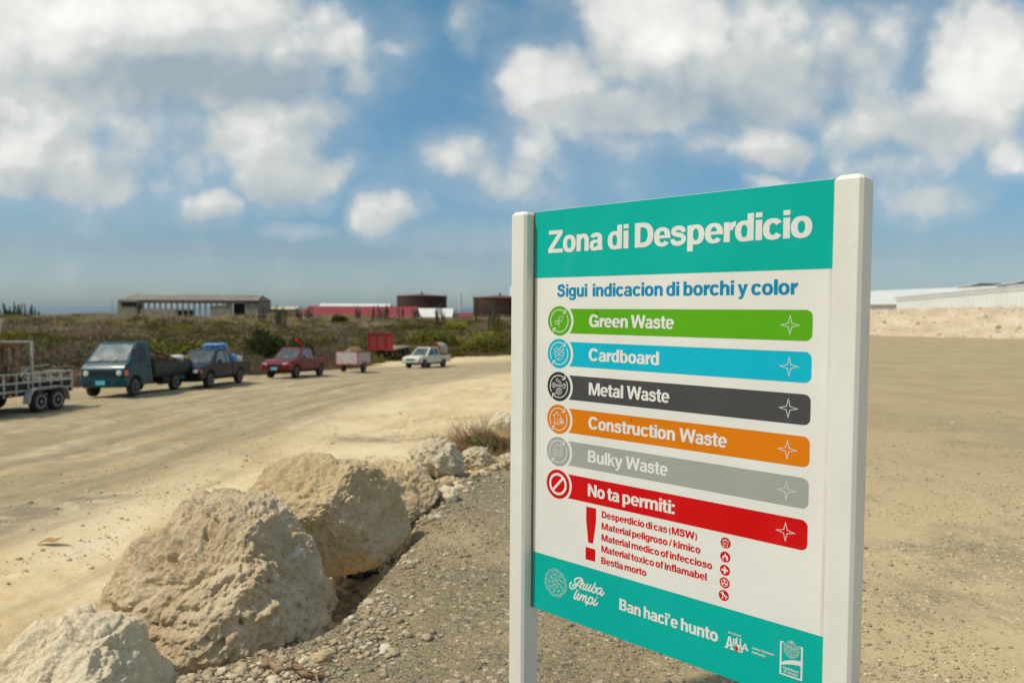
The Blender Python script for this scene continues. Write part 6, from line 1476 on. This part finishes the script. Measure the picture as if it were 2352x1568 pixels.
for nm, sel in ((m_olive.name, nzz > .12), (m_twiggrey.name, (nzz <= .12) & (nzz > -.30)), (m_straw.name, nzz <= -.30)):
    V, F = leaves(np.c_[pp[sel], gg[sel] + hgt[sel]], rg2, .085, .6); V[:, 2] = V[:, 2]; mass(nm, V, F)
NM = {m_olive.name: "olive_scrub", m_twiggrey.name: "grey_scrub", m_straw.name: "dry_grass", m_lime.name: "yellow_scrub", m_deep.name: "dark_scrub"}
for k in FV: tag(mesh_np(NM[k], np.concatenate(FV[k]), np.concatenate(FF[k]), bpy.data.materials[k]), None, None, None, 'stuff')
# columnar cacti on the skyline
def cactus_mesh(seed, n):
    rg = random.Random(seed); mb = MB()
    for k in range(n):
        x, y = rg.uniform(-.7, .7), rg.uniform(-.5, .5); h = rg.uniform(1.6, 3.4); r = rg.uniform(.06, .10); lx, ly = rg.uniform(-.25, .25), rg.uniform(-.2, .2)
        mb.tube([(x, y, -.6), (x + lx * .4, y + ly * .4, h * .5), (x + lx, y + ly, h)], [r, r, r * .8], 7)
        if rg.random() < .5: mb.tube([(x + lx * .3, y + ly * .3, h * .35), (x + lx * .3 + .28, y, h * .42), (x + lx * .5 + .32, y, h * .8)], r * .8, 7)
    return mb
CG = "columnar cacti on the skyline"; cm = None
for i, (px, yt, dep, s) in enumerate(((6, 699, 125, 1.7), (26, 697, 125, 1.6), (46, 700, 125, 1.7), (60, 701, 128, 1.5), (18, 703, 120, 1.6), (640, 702, 110, 1.0), (600, 698, 120, .9), (648, 706, 108, .8), (686, 703, 125, 1.0), (712, 704, 128, .9), (820, 703, 130, 1.0), (858, 700, 125, 1.1), (880, 702, 128, .9), (890, 700, 124, .8), (925, 700, 120, .9), (1010, 700, 118, 1.1), (1002, 706, 112, .9), (1128, 698, 112, 1.0), (1140, 700, 116, 1.0), (1096, 694, 128, .9), (950, 704, 130, .8), (74, 704, 128, 1.4))):
    x, y, _ = at(px, 712, dep)
    if cm is None or i % 5 == 0: base = cactus_mesh(40 + i, 5 + i % 3).build("column_cactus", m_cactus, None, 0, 2, True); o = base; cm = base
    else: o = cm.copy(); COL.objects.link(o)
    zt = pz(yt, dep, px); g = gz(x, y); o.location = (x, y, g); k = max(.25, (zt - g) / 3.0); o.scale = (s, s, k); o.rotation_euler = (0, 0, i * 1.1)
    tag(o, "clump of tall columnar cacti on the skyline above the scrub", "cactus", CG)
# dry bush among the limestone lumps, with green sprigs
q = on_ground(1108, 1050); x, y = q[0], q[1]
t = thing("dry_bush", "sprawling dry brown bush with a few green sprigs among the limestone lumps", "bush", (x, y, gz(x, y) - .02))
m_drybrown = foliage_mat("dry_brown_stems", (.26, .16, .08), (.40, .27, .15), (.20, .12, .06)); m_sprig = foliage_mat("green_sprigs", (.06, .11, .015), (.12, .17, .03), (.05, .085, .012))
t.scale = (1.45, 1.45, 1.35); V, F = twigs(560, 9, .72, .58, .006, .75, 3, 2); mesh_np("stems", V, F, m_drybrown, False, t)
P, rgp = crown(520, 4, .03, .5, 7); P = P * np.array([.5, .42, .42]) + np.array([.10, -.14, .10]); V, F = leaves(P, rgp, .028, .5); mesh_np("foliage", V, F, m_sprig, False, t)
P, rgp = crown(1900, 6, .03, .5, 9); P = P * np.array([.75, .6, .5]); V, F = leaves(P, rgp, .022, .3); mesh_np("foliage", V, F, m_drybrown, False, t)
for px, py, lb in ((1050, 1060, "small dry grass tuft beside the knobbly limestone lump"), (1165, 1065, "dry tuft against the sign's left post"), (1000, 1025, "thin dry sprig on the sand above the limestone lump")):
    q = on_ground(px, py); V, F = twigs(70, px, .18, .2, .0035, .6, 2, 1); o = mesh_np("grass_tuft", V, F, m_drybrown); o.location = q; tag(o, lb, "grass tuft")
